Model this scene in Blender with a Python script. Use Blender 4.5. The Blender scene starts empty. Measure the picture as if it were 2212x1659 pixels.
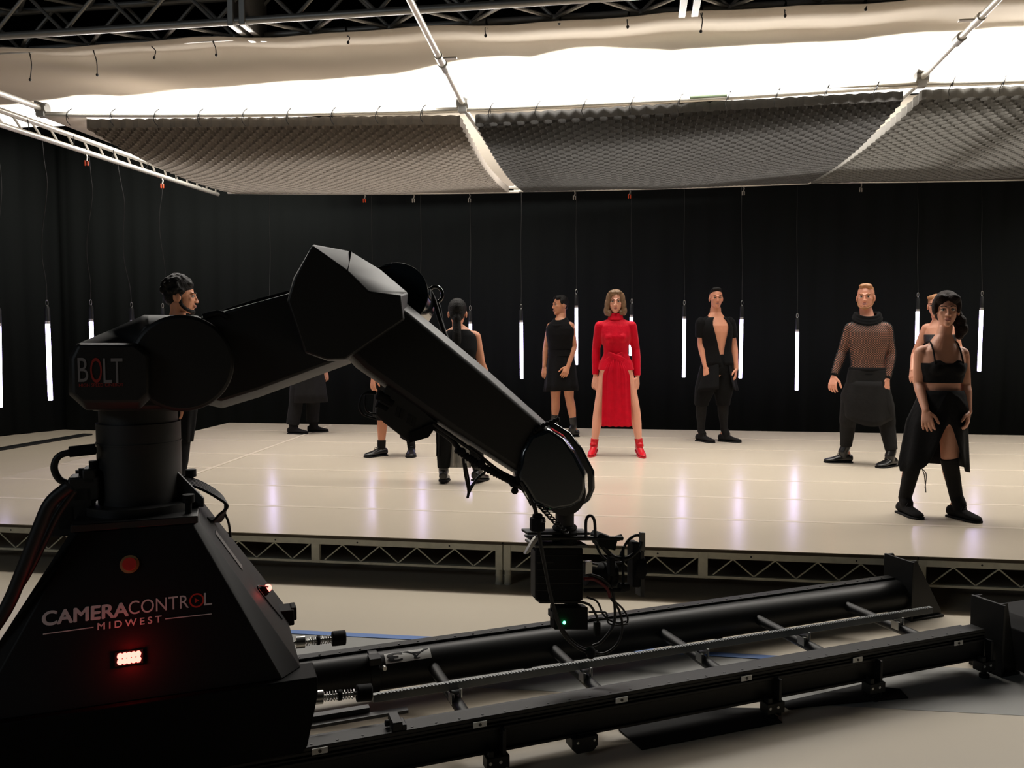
import bpy, math, random
from math import sin, cos, tan, pi, radians, atan, atan2, sqrt
from mathutils import Vector, Matrix, Quaternion
V = Vector
random.seed(7)
SC = bpy.context.scene
COL = SC.collection
# ------------------------------------------------------------------ camera, world, exposure
FPX, CX, CY = 1740.0, 1106.0, 829.5
PITCH = atan(109.5/1740.0)
CAM = V((0, 0, 1.57))
cam_d = bpy.data.cameras.new('camera')
cam = bpy.data.objects.new('camera', cam_d); COL.objects.link(cam)
cam.location = CAM; cam.rotation_euler = (pi/2-PITCH, 0, 0)
cam_d.sensor_width = 36.0; cam_d.lens = 36.0*FPX/2212.0
cam_d.clip_start = 0.05; cam_d.clip_end = 100
SC.camera = cam
w = bpy.data.worlds.new('world'); SC.world = w; w.use_nodes = True
w.node_tree.nodes['Background'].inputs[0].default_value = (0.9, 0.95, 1.0, 1)
w.node_tree.nodes['Background'].inputs[1].default_value = 0.0012
SC.view_settings.view_transform = 'Standard'; SC.view_settings.look = 'None'
SC.view_settings.gamma = 1.0; SC.view_settings.use_curve_mapping = False
SC.view_settings.exposure = 0.0
def area(name, loc, rot, sx, sy, power, color=(1, 0.93, 0.82)):
    l = bpy.data.lights.new(name, 'AREA'); l.shape = 'RECTANGLE'; l.size = sx; l.size_y = sy
    l.energy = power; l.color = color
    o = bpy.data.objects.new(name, l); COL.objects.link(o); o.location = loc; o.rotation_euler = rot
    return o
LIT_EMIT = 3.0            # emission painted on for the brightly lit muslin
WARM = (1.0, 0.95, 0.88)
STAGE_ROT = radians(-8.4)
# lamps standing above the grids inside the overhead box: down through the grids, and up on to the muslin
area('lamp', (-1.9, 9.0, 3.74), (0, 0, STAGE_ROT), 4.2, 2.2, 290, WARM)
area('lamp', (2.4, 8.4, 3.74), (0, 0, STAGE_ROT), 4.2, 2.2, 290, WARM)
area('lamp', (6.4, 7.8, 3.78), (0, 0, STAGE_ROT), 3.4, 2.2, 215, WARM)

# strip lamps just above the near frame pipe, tipped towards the room: they light the studio floor in front of the stage
area('lamp', (-2.3, 7.10, 3.575), (radians(-38), 0, radians(-2.3)), 3.2, 0.13, 82, WARM)
area('lamp', (1.45, 6.87, 3.64), (radians(-38), 0, radians(-4.8)), 3.6, 0.16, 100, WARM)
area('lamp', (5.0, 6.57, 3.75), (radians(-38), 0, radians(-4.8)), 2.8, 0.16, 75, WARM)
# added dim cool fill light, unseen high behind the camera, lifting the darks
area('lamp', (-8.5, -5.5, 5.6), (radians(55), 0, radians(-42)), 4.0, 2.0, 75, (0.86, 0.94, 1.0))
# ------------------------------------------------------------------ pixel helpers: a photo pixel to a point of the place
R_ = V((1, 0, 0)); U_ = V((0, sin(PITCH), cos(PITCH))); F_ = V((0, cos(PITCH), -sin(PITCH)))
def ray(px, py): return (R_*((px-CX)/FPX) + U_*(-(py-CY)/FPX) + F_)
def at(px, py, Y):
    d = ray(px, py); return CAM + d*(Y/d.y)
def onz(px, py, z):
    d = ray(px, py); return CAM + d*((z-CAM.z)/d.z)
def onplane(px, py, p0, n):
    d = ray(px, py); return CAM + d*((p0-CAM).dot(n)/d.dot(n))

def proj(p):
    q = V(p)-CAM; z = q.dot(F_); return CX+FPX*q.dot(R_)/z, CY-FPX*q.dot(U_)/z
def on_line(a, b, px):
    lo, hi = -1.0, 2.0; s = 1 if proj(b)[0] > proj(a)[0] else -1
    lo, hi = 0.0, 1.0
    for _ in range(40):
        m = (lo+hi)/2
        if (proj(a.lerp(b, m))[0]-px)*s > 0: hi = m
        else: lo = m
    return a.lerp(b, lo)
# ------------------------------------------------------------------ mesh builder (always world coordinates)
class MB:
    def __init__(s): s.v = []; s.f = []; s.uv = {}
    def add(s, vs, fs, M=None, uvs=None):
        o = len(s.v)
        s.v += [(M @ V(p)) if M else V(p) for p in vs]
        for i, f in enumerate(fs):
            s.f.append([o+k for k in f])
            if uvs: s.uv[len(s.f)-1] = uvs[i]
        return s
    def box(s, c, size, M=None, rz=0, rot=None):
        hx, hy, hz = [q/2 for q in size]
        Q = rot.to_matrix() if rot else Matrix.Rotation(rz, 3, 'Z')
        vs = [V(c)+Q@V((x*hx, y*hy, z*hz)) for x in (-1, 1) for y in (-1, 1) for z in (-1, 1)]
        return s.add(vs, [(0,1,3,2),(4,6,7,5),(0,4,5,1),(2,3,7,6),(0,2,6,4),(1,5,7,3)], M)
    def bar(s, p0, p1, wd, ht, up=V((0,0,1))):
        p0, p1 = V(p0), V(p1); d = (p1-p0).normalized(); a = d.cross(up)
        a = a.normalized() if a.length > 1e-5 else V((1,0,0)); b = a.cross(d)
        vs = [p+a*(i*wd/2)+b*(j*ht/2) for p in (p0, p1) for i, j in ((-1,-1),(1,-1),(1,1),(-1,1))]
        return s.add(vs, [(0,3,2,1),(4,5,6,7),(0,1,5,4),(1,2,6,5),(2,3,7,6),(3,0,4,7)])
    def rings(s, rings, close=True, caps=(True, True), uv=False):
        n = len(rings[0]); vs = [p for r in rings for p in r]; fs = []; uvs = []
        m = n if close else n-1
        for i in range(len(rings)-1):
            for j in range(m):
                k = (j+1) % n
                fs.append((i*n+j, i*n+k, (i+1)*n+k, (i+1)*n+j))
                uvs.append([(j/m, i), ((j+1)/m, i), ((j+1)/m, i+1), (j/m, i+1)])
        if caps[0] and close: fs.append(tuple(range(n-1, -1, -1))); uvs.append([(0,0)]*n)
        if caps[1] and close: fs.append(tuple((len(rings)-1)*n+j for j in range(n))); uvs.append([(0,0)]*n)
        return s.add(vs, fs, None, uvs if uv else None)
    def tube(s, path, r, seg=12, caps=True, smooth=0, rr=None):
        path = [V(p) for p in path]
        if smooth: path = spline(path, smooth)
        n = len(path); rs = rr if rr else [r]*n
        if len(rs) != n: rs = [lerp_list(rs, i/(n-1)) for i in range(n)]
        t0 = (path[1]-path[0]).normalized()
        a = t0.cross(V((0,0,1))); a = a.normalized() if a.length > 1e-3 else V((1,0,0))
        rings = []; tp = t0
        for i, p in enumerate(path):
            t = (path[min(i+1, n-1)]-path[max(i-1, 0)])
            t = t.normalized() if t.length > 1e-9 else tp
            q = tp.rotation_difference(t); a = q @ a; a = (a - t*a.dot(t)).normalized(); tp = t
            b = t.cross(a)
            rings.append([p + a*(cos(2*pi*k/seg)*rs[i]) + b*(sin(2*pi*k/seg)*rs[i]) for k in range(seg)])
        return s.rings(rings, True, (caps, caps))
    def cyl(s, p0, p1, r, r2=None, seg=24): return s.tube([p0, p1], r, seg, True, 0, [r, r if r2 is None else r2])
    def prism(s, pts, d):
        """closed outline (world points) pushed by vector d"""
        n = len(pts); pts = [V(p) for p in pts]
        vs = pts + [p+d for p in pts]
        fs = [tuple(range(n)), tuple(range(2*n-1, n-1, -1))] + [(i, i+n, (i+1) % n+n, (i+1) % n) for i in range(n)]
        return s.add(vs, fs)
    def sph(s, c, r, seg=16, rot=None, M=None):
        if not hasattr(r, '__len__'): r = (r, r, r)
        Q = rot.to_matrix() if rot else Matrix.Identity(3)
        c = V(c); vs = [c+Q@V((0,0,r[2]))]; nr = max(6, seg//2)
        for i in range(1, nr):
            ph = pi*i/nr
            for j in range(seg):
                th = 2*pi*j/seg
                vs.append(c+Q@V((r[0]*sin(ph)*cos(th), r[1]*sin(ph)*sin(th), r[2]*cos(ph))))
        vs.append(c+Q@V((0,0,-r[2]))); L = len(vs)-1; fs = []
        for j in range(seg):
            k = (j+1) % seg
            fs.append((0, 1+j, 1+k)); fs.append((L, L-seg+k, L-seg+j))
            for i in range(nr-2):
                a = 1+i*seg; fs.append((a+j, a+seg+j, a+seg+k, a+k))
        return s.add(vs, fs, M)
    def build(s, name, mat, parent=None, bevel=0, smooth=40, sub=0, fix=True, solid=0, remesh=0, rsmooth=0, origin=None):
        me = bpy.data.meshes.new(name)
        M = (parent['_m'] if False else MATS[parent.name].inverted()) if parent else None
        o3 = V(origin) if origin is not None and not parent else V((0, 0, 0))
        me.from_pydata([tuple(M @ p) if M else tuple(p-o3) for p in s.v], [], s.f)
        if s.uv:
            ul = me.uv_layers.new(name='UVMap')
            for i, pl in enumerate(me.polygons):
                if i in s.uv:
                    for li, u in zip(pl.loop_indices, s.uv[i]): ul.data[li].uv = u
        if fix:
            import bmesh
            bm = bmesh.new(); bm.from_mesh(me); bmesh.ops.recalc_face_normals(bm, faces=bm.faces); bm.to_mesh(me); bm.free()
        if mat: me.materials.append(mat)
        o = bpy.data.objects.new(name, me); COL.objects.link(o); o.location = o3
        if remesh:
            m = o.modifiers.new('r', 'REMESH'); m.mode = 'VOXEL'; m.voxel_size = remesh; m.use_smooth_shade = True
            if rsmooth:
                m = o.modifiers.new('s', 'SMOOTH'); m.factor = 0.5; m.iterations = rsmooth
            bake(o); 
            o.data.materials.clear()
            if mat: o.data.materials.append(mat)
            for p in o.data.polygons: p.use_smooth = True
        elif smooth:
            for p in me.polygons: p.use_smooth = True
            me.set_sharp_from_angle(angle=radians(smooth))
        if solid:
            m = o.modifiers.new('solid', 'SOLIDIFY'); m.thickness = solid; m.offset = 0
        if bevel:
            m = o.modifiers.new('bevel', 'BEVEL'); m.width = bevel; m.segments = 2; m.limit_method = 'ANGLE'; m.angle_limit = radians(30)
        if sub:
            m = o.modifiers.new('sub', 'SUBSURF'); m.levels = sub; m.render_levels = sub
        if parent: o.parent = parent
        return o
def bake(o):
    dg = bpy.context.evaluated_depsgraph_get(); dg.update()
    ev = o.evaluated_get(dg); me = bpy.data.meshes.new_from_object(ev)
    o.modifiers.clear(); old = o.data; o.data = me; me.name = old.name; bpy.data.meshes.remove(old)
def lerp_list(a, t):
    x = t*(len(a)-1); i = min(int(x), len(a)-2); f = x-i
    return a[i]*(1-f)+a[i+1]*f
def spline(P, n=6):
    P = [V(p) for p in P]; Q = [P[0]*2-P[1]]+P+[P[-1]*2-P[-2]]; out = []
    for i in range(1, len(Q)-2):
        for k in range(n):
            t = k/n; a, b, c, d = Q[i-1], Q[i], Q[i+1], Q[i+2]
            out.append(0.5*((2*b)+(c-a)*t+(2*a-5*b+4*c-d)*t*t+(3*b-a-3*c+d)*t**3))
    out.append(P[-1]); return out
MATS = {}
def thing(name, label, cat, loc=(0, 0, 0), rz=0, group=None):
    o = bpy.data.objects.new(name, None); COL.objects.link(o); o.empty_display_size = 0.1
    o.location = loc; o.rotation_euler = (0, 0, rz); o['label'] = label; o['category'] = cat
    if group: o['group'] = group
    MATS[o.name] = Matrix.Translation(V(loc)) @ Matrix.Rotation(rz, 4, 'Z')
    return o
def tag(o, label, cat, group=None, kind=None):
    o['label'] = label; o['category'] = cat
    if group: o['group'] = group
    if kind: o['kind'] = kind
    return o
def struct(o): o['kind'] = 'structure'; return o
def lab(o, t): o['label'] = t; return o
def sub(o, mb, name, mat, **k):
    """sub-part: child of a part (parts sit unmoved in their thing, so they share its frame)"""
    MATS[o.name] = MATS[o.parent.name]
    return mb.build(name, mat, o, **k)

# ------------------------------------------------------------------ materials
def mat(name, col, rough=0.5, metal=0.0, noise=0, nscale=20, bump=0, emit=None, es=0, coat=0, spec=None, sheen=0, bscale=None, alpha=None):
    m = bpy.data.materials.new(name); m.use_nodes = True; nt = m.node_tree; b = nt.nodes['Principled BSDF']
    b.inputs['Base Color'].default_value = (*col, 1); b.inputs['Roughness'].default_value = rough; b.inputs['Metallic'].default_value = metal
    if spec is not None: b.inputs['Specular IOR Level'].default_value = spec
    if coat: b.inputs['Coat Weight'].default_value = coat; b.inputs['Coat Roughness'].default_value = 0.08
    if sheen: b.inputs['Sheen Weight'].default_value = sheen; b.inputs['Sheen Roughness'].default_value = 0.4
    if emit: b.inputs['Emission Color'].default_value = (*emit, 1); b.inputs['Emission Strength'].default_value = es
    tc = nt.nodes.new('ShaderNodeTexCoord')
    if noise:
        n = nt.nodes.new('ShaderNodeTexNoise'); n.inputs['Scale'].default_value = nscale; n.inputs['Detail'].default_value = 6
        nt.links.new(tc.outputs['Object'], n.inputs['Vector'])
        mx = nt.nodes.new('ShaderNodeMix'); mx.data_type = 'RGBA'
        mx.inputs['A'].default_value = (*[c*(1-noise) for c in col], 1); mx.inputs['B'].default_value = (*[min(1, c*(1+noise)) for c in col], 1)
        nt.links.new(n.outputs['Fac'], mx.inputs['Factor']); nt.links.new(mx.outputs['Result'], b.inputs['Base Color'])
    if bump:
        n2 = nt.nodes.new('ShaderNodeTexNoise'); n2.inputs['Scale'].default_value = bscale or nscale*3; n2.inputs['Detail'].default_value = 4
        nt.links.new(tc.outputs['Object'], n2.inputs['Vector'])
        bp = nt.nodes.new('ShaderNodeBump'); bp.inputs['Strength'].default_value = bump; bp.inputs['Distance'].default_value = 0.01
        nt.links.new(n2.outputs['Fac'], bp.inputs['Height']); nt.links.new(bp.outputs['Normal'], b.inputs['Normal'])
    return m
def emat(name, col, s):
    m = bpy.data.materials.new(name); m.use_nodes = True; nt = m.node_tree; nt.nodes.clear()
    e = nt.nodes.new('ShaderNodeEmission'); e.inputs[0].default_value = (*col, 1); e.inputs[1].default_value = s
    o = nt.nodes.new('ShaderNodeOutputMaterial'); nt.links.new(e.outputs[0], o.inputs[0]); return m
mFloor = mat('painted studio floor', (0.57, 0.50, 0.395), 0.45, noise=0.05, nscale=1.5, bump=0.03, bscale=60)
mGrayPaint = mat('grey floor paint', (0.30, 0.30, 0.285), 0.5, noise=0.06, nscale=3)
mTape = mat('blue tape', (0.13, 0.24, 0.55), 0.6)
mVinyl = mat('white dance vinyl', (0.615, 0.535, 0.43), 0.21, noise=0.03, nscale=1.2, bump=0.05, bscale=9, spec=0.42)
mVTape = mat('clear seam tape', (0.655, 0.57, 0.46), 0.3)
mDrape = mat('black velour', (0.0135, 0.0155, 0.0155), 1.0, spec=0.0)
mBlackRoom = mat('black paint', (0.006, 0.006, 0.007), 0.9, spec=0.1)
mAlu = mat('aluminium', (0.60, 0.58, 0.53), 0.42, metal=0.65, noise=0.1, nscale=30)
mDarkAlu = mat('grey truss aluminium', (0.36, 0.355, 0.34), 0.45, metal=0.6, noise=0.12, nscale=25)
mWorn = mat('worn steel deck frame', (0.60, 0.58, 0.47), 0.6, metal=0.0, noise=0.25, nscale=18, bump=0.1)
mPly = mat('plywood edge', (0.07, 0.055, 0.035), 0.8, noise=0.2, nscale=40)
mMuslin = mat('muslin', (0.60, 0.545, 0.475), 0.95, noise=0.05, nscale=0.8, spec=0.05)
mLitCloth = emat('emissive lit cloth', (1.0, 0.93, 0.82), LIT_EMIT)
mCrateL = mat('brightened left grid fabric', (0.23, 0.205, 0.18), 0.9, noise=0.12, nscale=2.5, spec=0.1)  # same grid fabric, the light missing at the left painted into its colour
mCrateR = mat('brightened right grid fabric', (0.14, 0.134, 0.122), 0.9, noise=0.12, nscale=2.5, spec=0.1)  # lighter copy of the grid fabric, brightness painted into the colour
mCrate = mat('grey grid fabric', (0.098, 0.095, 0.092), 0.9, noise=0.12, nscale=2.5, spec=0.1)
mHem = mat('light grey webbing', (0.62, 0.56, 0.50), 0.9, noise=0.08)
mCord = mat('black cord', (0.012, 0.012, 0.012), 0.7)
mBlackPl = mat('black plastic', (0.012, 0.013, 0.014), 0.45)
mTube = emat('tube light', (0.66, 0.57, 1.0), 11.0)
mOrange = mat('orange rubber', (0.75, 0.08, 0.02), 0.5)
mSteel = mat('bright steel', (0.62, 0.62, 0.60), 0.3, metal=0.9)

# ------------------------------------------------------------------ stage frame: a along the front edge, b into the depth
DECK = 0.28
FL = onz(600, 1152, DECK); FR = onz(2212, 1209, DECK)
S_A = (FR-FL).normalized(); S_B = V((-S_A.y, S_A.x, 0))
SANG = atan2(S_A.y, S_A.x)
p1085 = onz(1086, 1169, DECK)
def st(a, b, z): return p1085 + S_A*a + S_B*b + V((0, 0, z-DECK))
def sab(p): q = p-p1085; return q.dot(S_A), q.dot(S_B)
STAGE_L = sab(onz(0, 1033, DECK))[0]; lc2 = sab(onz(495, 913, DECK))
STAGE_LB = lc2[0]; STAGE_D = lc2[1]
print('STAGE', SANG, STAGE_L, lc2, 'right back', sab(onz(2160, 933, DECK)), 'mid', sab(onz(1500, 1183.5, DECK)), sab(onz(1955, 1199, DECK)), p1085)

# room
DB = 12.6
mb = MB(); mb.box((0, 4.5, -0.05), (26, 27, 0.1)); struct(mb.build('floor', mFloor, smooth=0))
mb = MB(); mb.box((0, 4.5, 7.05), (26, 27, 0.1)); struct(mb.build('ceiling', mBlackRoom, smooth=0))
for nm, c, s in (('wall_left', (-12.9, 4.5, 3.5), (0.2, 27, 7)), ('wall_right', (12.9, 4.5, 3.5), (0.2, 27, 7)),
                 ('wall_back', (0, 17.9, 3.5), (26, 0.2, 7)), ('wall_front', (0, -8.9, 3.5), (26, 0.2, 7))):
    mb = MB(); mb.box(c, s); struct(mb.build(nm, mBlackRoom, smooth=0))
def drape(name, p0, p1, h, label):
    mb = MB(); L = (p1-p0).length; d = (p1-p0).normalized(); n = V((-d.y, d.x, 0)); N = int(L/0.07); rows = []
    for z in (0.012, h*0.5, h):
        rows.append([p0+d*(L*i/N)+n*(0.018*sin(i*1.25+0.6*sin(i*.31))+0.006*sin(i*2.9+z)) + V((0, 0, z)) for i in range(N+1)])
    mb.rings(rows, close=False)
    o = mb.build(name, mDrape, solid=0.006, smooth=60); tag(o, label, 'curtain'); return o
bl = onz(150, 936, 0.0)
print('left drape base', bl, onz(0, 951, 0))
BK0 = V((-7.3, 12.9, 0)); 
bA = st(STAGE_LB-3.4, STAGE_D+1.0, 0); bA.z = 0; bB = st(11.0, STAGE_D+1.0, 0); bB.z = 0
drape('stage_drape', bA+S_A*.08, bB, 6.4, 'black velour drape across the back of the white stage')
lA = onz(0, 951, 0); lB = onz(185, 931, 0); dd = (lA-lB).normalized()
drape('stage_drape', bA-dd*0.6, bA+dd*8.0, 6.4, 'black velour drape along the left side beyond the stage')
# floor paint strip and blue tape
q = [onz(560, 1362, 0.001), onz(960, 1381, .001), onz(1536, 1412, .001), onz(1694, 1423, .001), onz(2600, 1470, .001),
     onz(2600, 1562, .001), onz(2212, 1546, .001), onz(1870, 1528, .001), onz(925, 1480, .001), onz(560, 1460, .001)]
mb = MB(); mb.add(q, [(9,8,7,6,5,4,3,2,1,0)]); o = mb.build('trim_1', mGrayPaint, smooth=0); o['kind'] = 'structure'
pth = [onz(500, 1358, .0035), onz(1100, 1388, .0035), onz(1700, 1422, .0035)]
mb = MB()
for i in range(2): mb.bar(pth[i], pth[i+1], 0.05, 0.0015)
tag(mb.build('floor_tape', mTape, smooth=0), 'line of blue tape on the floor between pale and grey paint', 'tape')
# black floor track strip beyond the stage on the left
mb = MB(); a0, a1 = onz(-120, 990, 0.012), onz(190, 938, 0.012)
mb.bar(a0, a1, 0.17, 0.024); tag(mb.build('cable_cover', mBlackPl, bevel=0.004), 'long black cable cover on the floor by the left drape', 'cable cover')
mb = MB(); a0, a1 = onz(-40, 975, 0.003), onz(84, 954, 0.003); mb.bar(a0, a1, 0.10, 0.004)
tag(mb.build('floor_tape', mVTape, smooth=0), 'pale strip of tape on the floor against the left drape', 'tape')

# dance vinyl: one sheet, seams taped
E = 0.012
a_l0, a_l1 = STAGE_L, STAGE_LB
def aleft(b):
    b0 = sab(onz(0, 1033, DECK))[1]; return a_l0+(a_l1-a_l0)*(b-b0)/(STAGE_D-b0)
mb = MB(); AR = 9.4
N = 12
mb.prism([st(aleft(-0.01), -0.01, DECK-0.004), st(AR, -0.01, DECK-0.004), st(AR, STAGE_D, DECK-0.004), st(aleft(STAGE_D), STAGE_D, DECK-0.004)], V((0, 0, 0.004)))
tag(mb.build('dance_floor', mVinyl, smooth=0), 'glossy cream white vinyl dance floor covering the raised stage', 'dance floor')
k = 0
for b in (0.78, 1.55, 2.35, 3.2, 4.25, 5.2):
    mb = MB(); mb.bar(st(aleft(b)+0.01, b, DECK+0.0006), st(AR-.02, b+0.02, DECK+0.0004), 0.045, 0.0008)
    k += 1
    tag(mb.build('seam_tape', mVTape, smooth=0), ['pale tape seam running across the stage nearest its front edge', 'pale tape seam across the stage, second from the front edge',
        'pale tape seam across the stage, third from the front edge', 'pale tape seam across the stage, third from the back edge', 'pale tape seam across the stage, second from the back edge',
        'pale tape seam across the stage nearest the back drape'][k-1], 'tape', 'tape seams on the stage')
mb = MB(); mb.bar(onz(350, 1049, DECK+.0022), onz(716, 918, DECK+.0022), 0.045, 0.0012)
tag(mb.build('seam_tape', mVTape, smooth=0), 'pale tape line running back into the depth of the stage at the left', 'tape')
# deck modules
def deck_module(k):
    a0 = 2.44*k
    t = thing('stage_deck', LBL[k], 'stage platform', st(a0, 0, 0)*1.0, SANG, 'stage platforms along the front edge')
    def s2(a, b, z): return st(a0+a, b, z)
    mb = MB(); mb.prism([s2(0.004, 0, DECK-.024), s2(2.436, 0, DECK-.024), s2(2.436, 1.21, DECK-.024), s2(.004, 1.21, DECK-.024)], V((0, 0, 0.0195)))
    mb.build('top_board', mPly, t)
    zt, zb = DECK-.024, 0.095
    mb = MB()
    mb.bar(s2(.004, .02, zt-.02), s2(2.436, .02, zt-.02), .03, .04); mb.bar(s2(.004, .02, zb+.008), s2(2.436, .02, zb+.008), .03, .016)
    mb.bar(s2(.004, 1.19, zt-.02), s2(2.436, 1.19, zt-.02), .03, .04)
    for a in (.025, 1.22, 2.415): mb.bar(s2(a, .02, zb), s2(a, .02, zt), .045 if a != 1.22 else .055, .034, up=S_B)
    for a in (.025, 2.415): mb.bar(s2(a, .02, zt-.02), s2(a, 1.19, zt-.02), .03, .04)
    mb.build('frame', mWorn, t, bevel=0.002)
    mb = MB()
    for h in (0, 1):
        s0 = .06+h*1.195; n = 9; w_ = (1.10)/n
        pts = [s2(s0+.02+i*w_, .02, (zb+.016) if i % 2 == 0 else (zt-.042)) for i in range(n+1)]
        for i in range(n): mb.cyl(pts[i], pts[i+1], .0045, seg=8)
    mb.build('lattice', mWorn, t)
    mb = MB()
    for h in (.35, .95, 1.5, 2.1): mb.cyl(s2(h, .0045, zt-.02), s2(h, .0065, zt-.02), .006, seg=10)
    mb.build('bolt_hole', mBlackPl, t)
    for a in (.028, 2.412):
        for b in (.03, 1.18):
            mb = MB(); mb.cyl(s2(a, b, 0), s2(a, b, .015), .024); mb.cyl(s2(a, b, .015), s2(a, b, zt-.041), .0215)
            mb.cyl(s2(a, b, .055), s2(a, b, .062), .0245); mb.build('leg', mDarkAlu if False else mWorn, t)
LBL = {-3: 'stage platform at the far left end of the front edge', -2: 'stage platform behind the robot base at the left',
       -1: 'stage platform between the robot base and the double leg near the centre', 0: 'stage platform behind the hanging camera rig',
       1: 'stage platform at the right, beyond the triangular rail bracket', 2: 'stage platform past the right edge of the front row'}
for k in (-2, -1, 0, 1): deck_module(k)
# ------------------------------------------------------------------ overhead box
HZ = 3.5
def hz_at(px, py, z=HZ): return onz(px, py, z)
J = [onz(92, 247, 3.5), onz(1000, 237, 3.5), onz(1990, 182, 3.62), None]
K = [onz(500, 407, 3.5), onz(1118, 403, 3.5), onz(1745, 384, 3.6), None]
J[3] = J[2]+(J[2]-J[1])*1.0; K[3] = K[2]+(K[2]-K[1])*1.0
J[3].z = 3.70; K[3].z = 3.66
for i in range(4): print('J', i, J[i], 'K', K[i], (J[i]-K[i]).length)
up = V((0, 0, 1)); NP = []
def sagline(p, q, s, n=10): return [p.lerp(q, i/n)-up*(s*sin(pi*i/n)) for i in range(n+1)]
FN = ['between the left truss and the first cross pipe', 'between the two cross pipes', 'at the right beyond the second cross pipe']
for i in range(3):
    mb = MB(); d = (J[i+1]-J[i]).normalized()
    mb.tube(sagline(J[i]-d*.05, J[i+1]+d*.02, .02), .024, 12)
    npipe = thing('frame_pipe', 'near aluminium pipe of the overhead frame '+FN[i], 'pipe', J[i], 0, 'near pipes of the overhead frame'); NP.append(npipe)
    mb.build('pipe', mAlu, npipe)
    for q in range(int(9)):
        mb = MB(); t = (q+.6)/9.5; p = J[i].lerp(J[i+1], t)-up*.02*sin(pi*t)
        mb.tube([p+d*.02+up*.045, p+V((0, -.028, .01)), p-d*.02-up*.05, p-up*.09+V((0, .03, 0))], .0035, 6, smooth=3)
        mb.tube([p+d*.03+up*.05, p+V((0, -.03, 0)), p-d*.0-up*.04], .003, 6, smooth=3)
        mb.build('tie_cord', mCord, npipe)
    for h, off in ((0, 0), (1, .055)):
        mb = MB(); d = (K[i+1]-K[i]).normalized()
        mb.tube(sagline(K[i]-d*.05-up*off, K[i+1]+d*.02-up*(off+.012), .015), .019, 12)
        o = mb.build('frame_pipe', mAlu, origin=K[i])
        tag(o, ('upper' if h == 0 else 'lower')+' far pipe of the overhead frame '+FN[i], 'pipe', 'far pipes of the overhead frame')
# green and grey sleeve on near pipe
mb = MB(); p = J[1].lerp(J[2], .545); d = (J[2]-J[1]).normalized(); mb.cyl(p-d*.15+up*.0, p+d*.16, .032)
lab(mb.build('pipe_sleeve', mat('green tinted steel', (.25, .32, .22), .4, metal=.4), NP[1]), 'greenish sleeve joining two pipe lengths')

# cross pipes rising from the frame to the truss
UP = [(onz(0, 205, 3.60), J[0]+up*.06, 'silvery pipe running up to the left above the left truss'),
      (None, J[1]+up*.06, 'cross pipe rising to the truss above the robot elbow'),
      (None, J[2]+up*.06, 'cross pipe rising to the upper right corner')]
def lineup(J0, px, py):
    # the point seen at (px,py) lying in the vertical plane through J0 along the stage depth
    n = S_A; return onplane(px, py, J0, n)
e1 = lineup(J[1], 884, 0); e2 = lineup(J[2], 2158, 0); 
e0 = lineup(J[0], 0, 205)
print('upper ends', e0, e1, e2)
ends = [J[0]+(e0-J[0])*1.3, J[1]+(e1-J[1])*1.25, J[2]+(e2-J[2])*1.25]
for i in range(3):
    a = J[i]+up*.05; t = thing('cross_pipe', UP[i][2], 'pipe', a, 0, 'cross pipes over the stage front')
    mb = MB(); mb.tube([a, ends[i]], .024 if i else .026, 12); mb.build('pipe', mAlu, t)
    mb = MB(); mb.cyl(a-S_A*.05, a+S_A*.05, .045); mb.box(a-up*.03, (.07, .07, .09), rz=SANG); mb.cyl(a+V((-.05, -.03, .05)), a+V((.05, -.03, .02)), .014)
    mb.build('clamp', mDarkAlu, t, bevel=.003)
    if i:
        pp = a.lerp(ends[i], .40 if i == 1 else .62); s = 1 if i == 1 else -1
        mb = MB(); mb.bar(pp, pp+S_A*.13*s, .035, .012); mb.cyl(pp-(ends[i]-a).normalized()*.06, pp+(ends[i]-a).normalized()*.06, .032)
        mb.build('bracket', mAlu, t, bevel=.002)
        d_ = (ends[i]-a).normalized(); mb = MB(); mb.cyl(a+d_*.75-d_*.05, a+d_*.75+d_*.05, .036); mb.build('collar', mDarkAlu, t)
# cross pipes between grids (under the gap)
for i in (1, 2):
    mb = MB(); mb.tube([J[i]+up*.02, K[i]+up*.02], .022, 10); o = mb.build('frame_pipe', mAlu, origin=J[i])
    tag(o, 'depth pipe of the overhead frame in the %s bright gap between grids' % ('left' if i == 1 else 'right'), 'pipe')
# left truss: two chords with lacing, from near left to the far corner
tA = onz(-40, 224, 3.52); tB = K[0]+V((-.12, .05, .0)); tA2 = onz(-40, 256, 3.40); tB2 = K[0]+V((-.20, .05, -.07))
tA = tB+(tA-tB)*1.5; tA2 = tB2+(tA2-tB2)*1.5
t = thing('ladder_truss', 'pale ladder truss along the left side of the overhead box', 'truss', tA)
mb = MB(); mb.tube([tA, tB], .026, 12); mb.tube([tA2, tB2], .026, 12); mb.build('chord', mAlu, t)
mb = MB(); n = 26
for i in range(n):
    a = tA.lerp(tB, (i+.1)/n); b = tA2.lerp(tB2, (i+.75)/n); mb.cyl(a, b, .011, seg=8)
mb.build('lacing', mAlu, t)
mb = MB()
for i in range(9):
    f = .12+i*.1; a = tA.lerp(tB, f); b = tA2.lerp(tB2, f+.01)
    mb.tube([a+V((0, -.03, .03)), a+V((.02, -.03, -.02)), b+V((0, -.03, 0)), b+V((0, .0, -.035))], .004, 6, smooth=3)
sub_o = mb.build('cable_tie', mCord, t)
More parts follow.
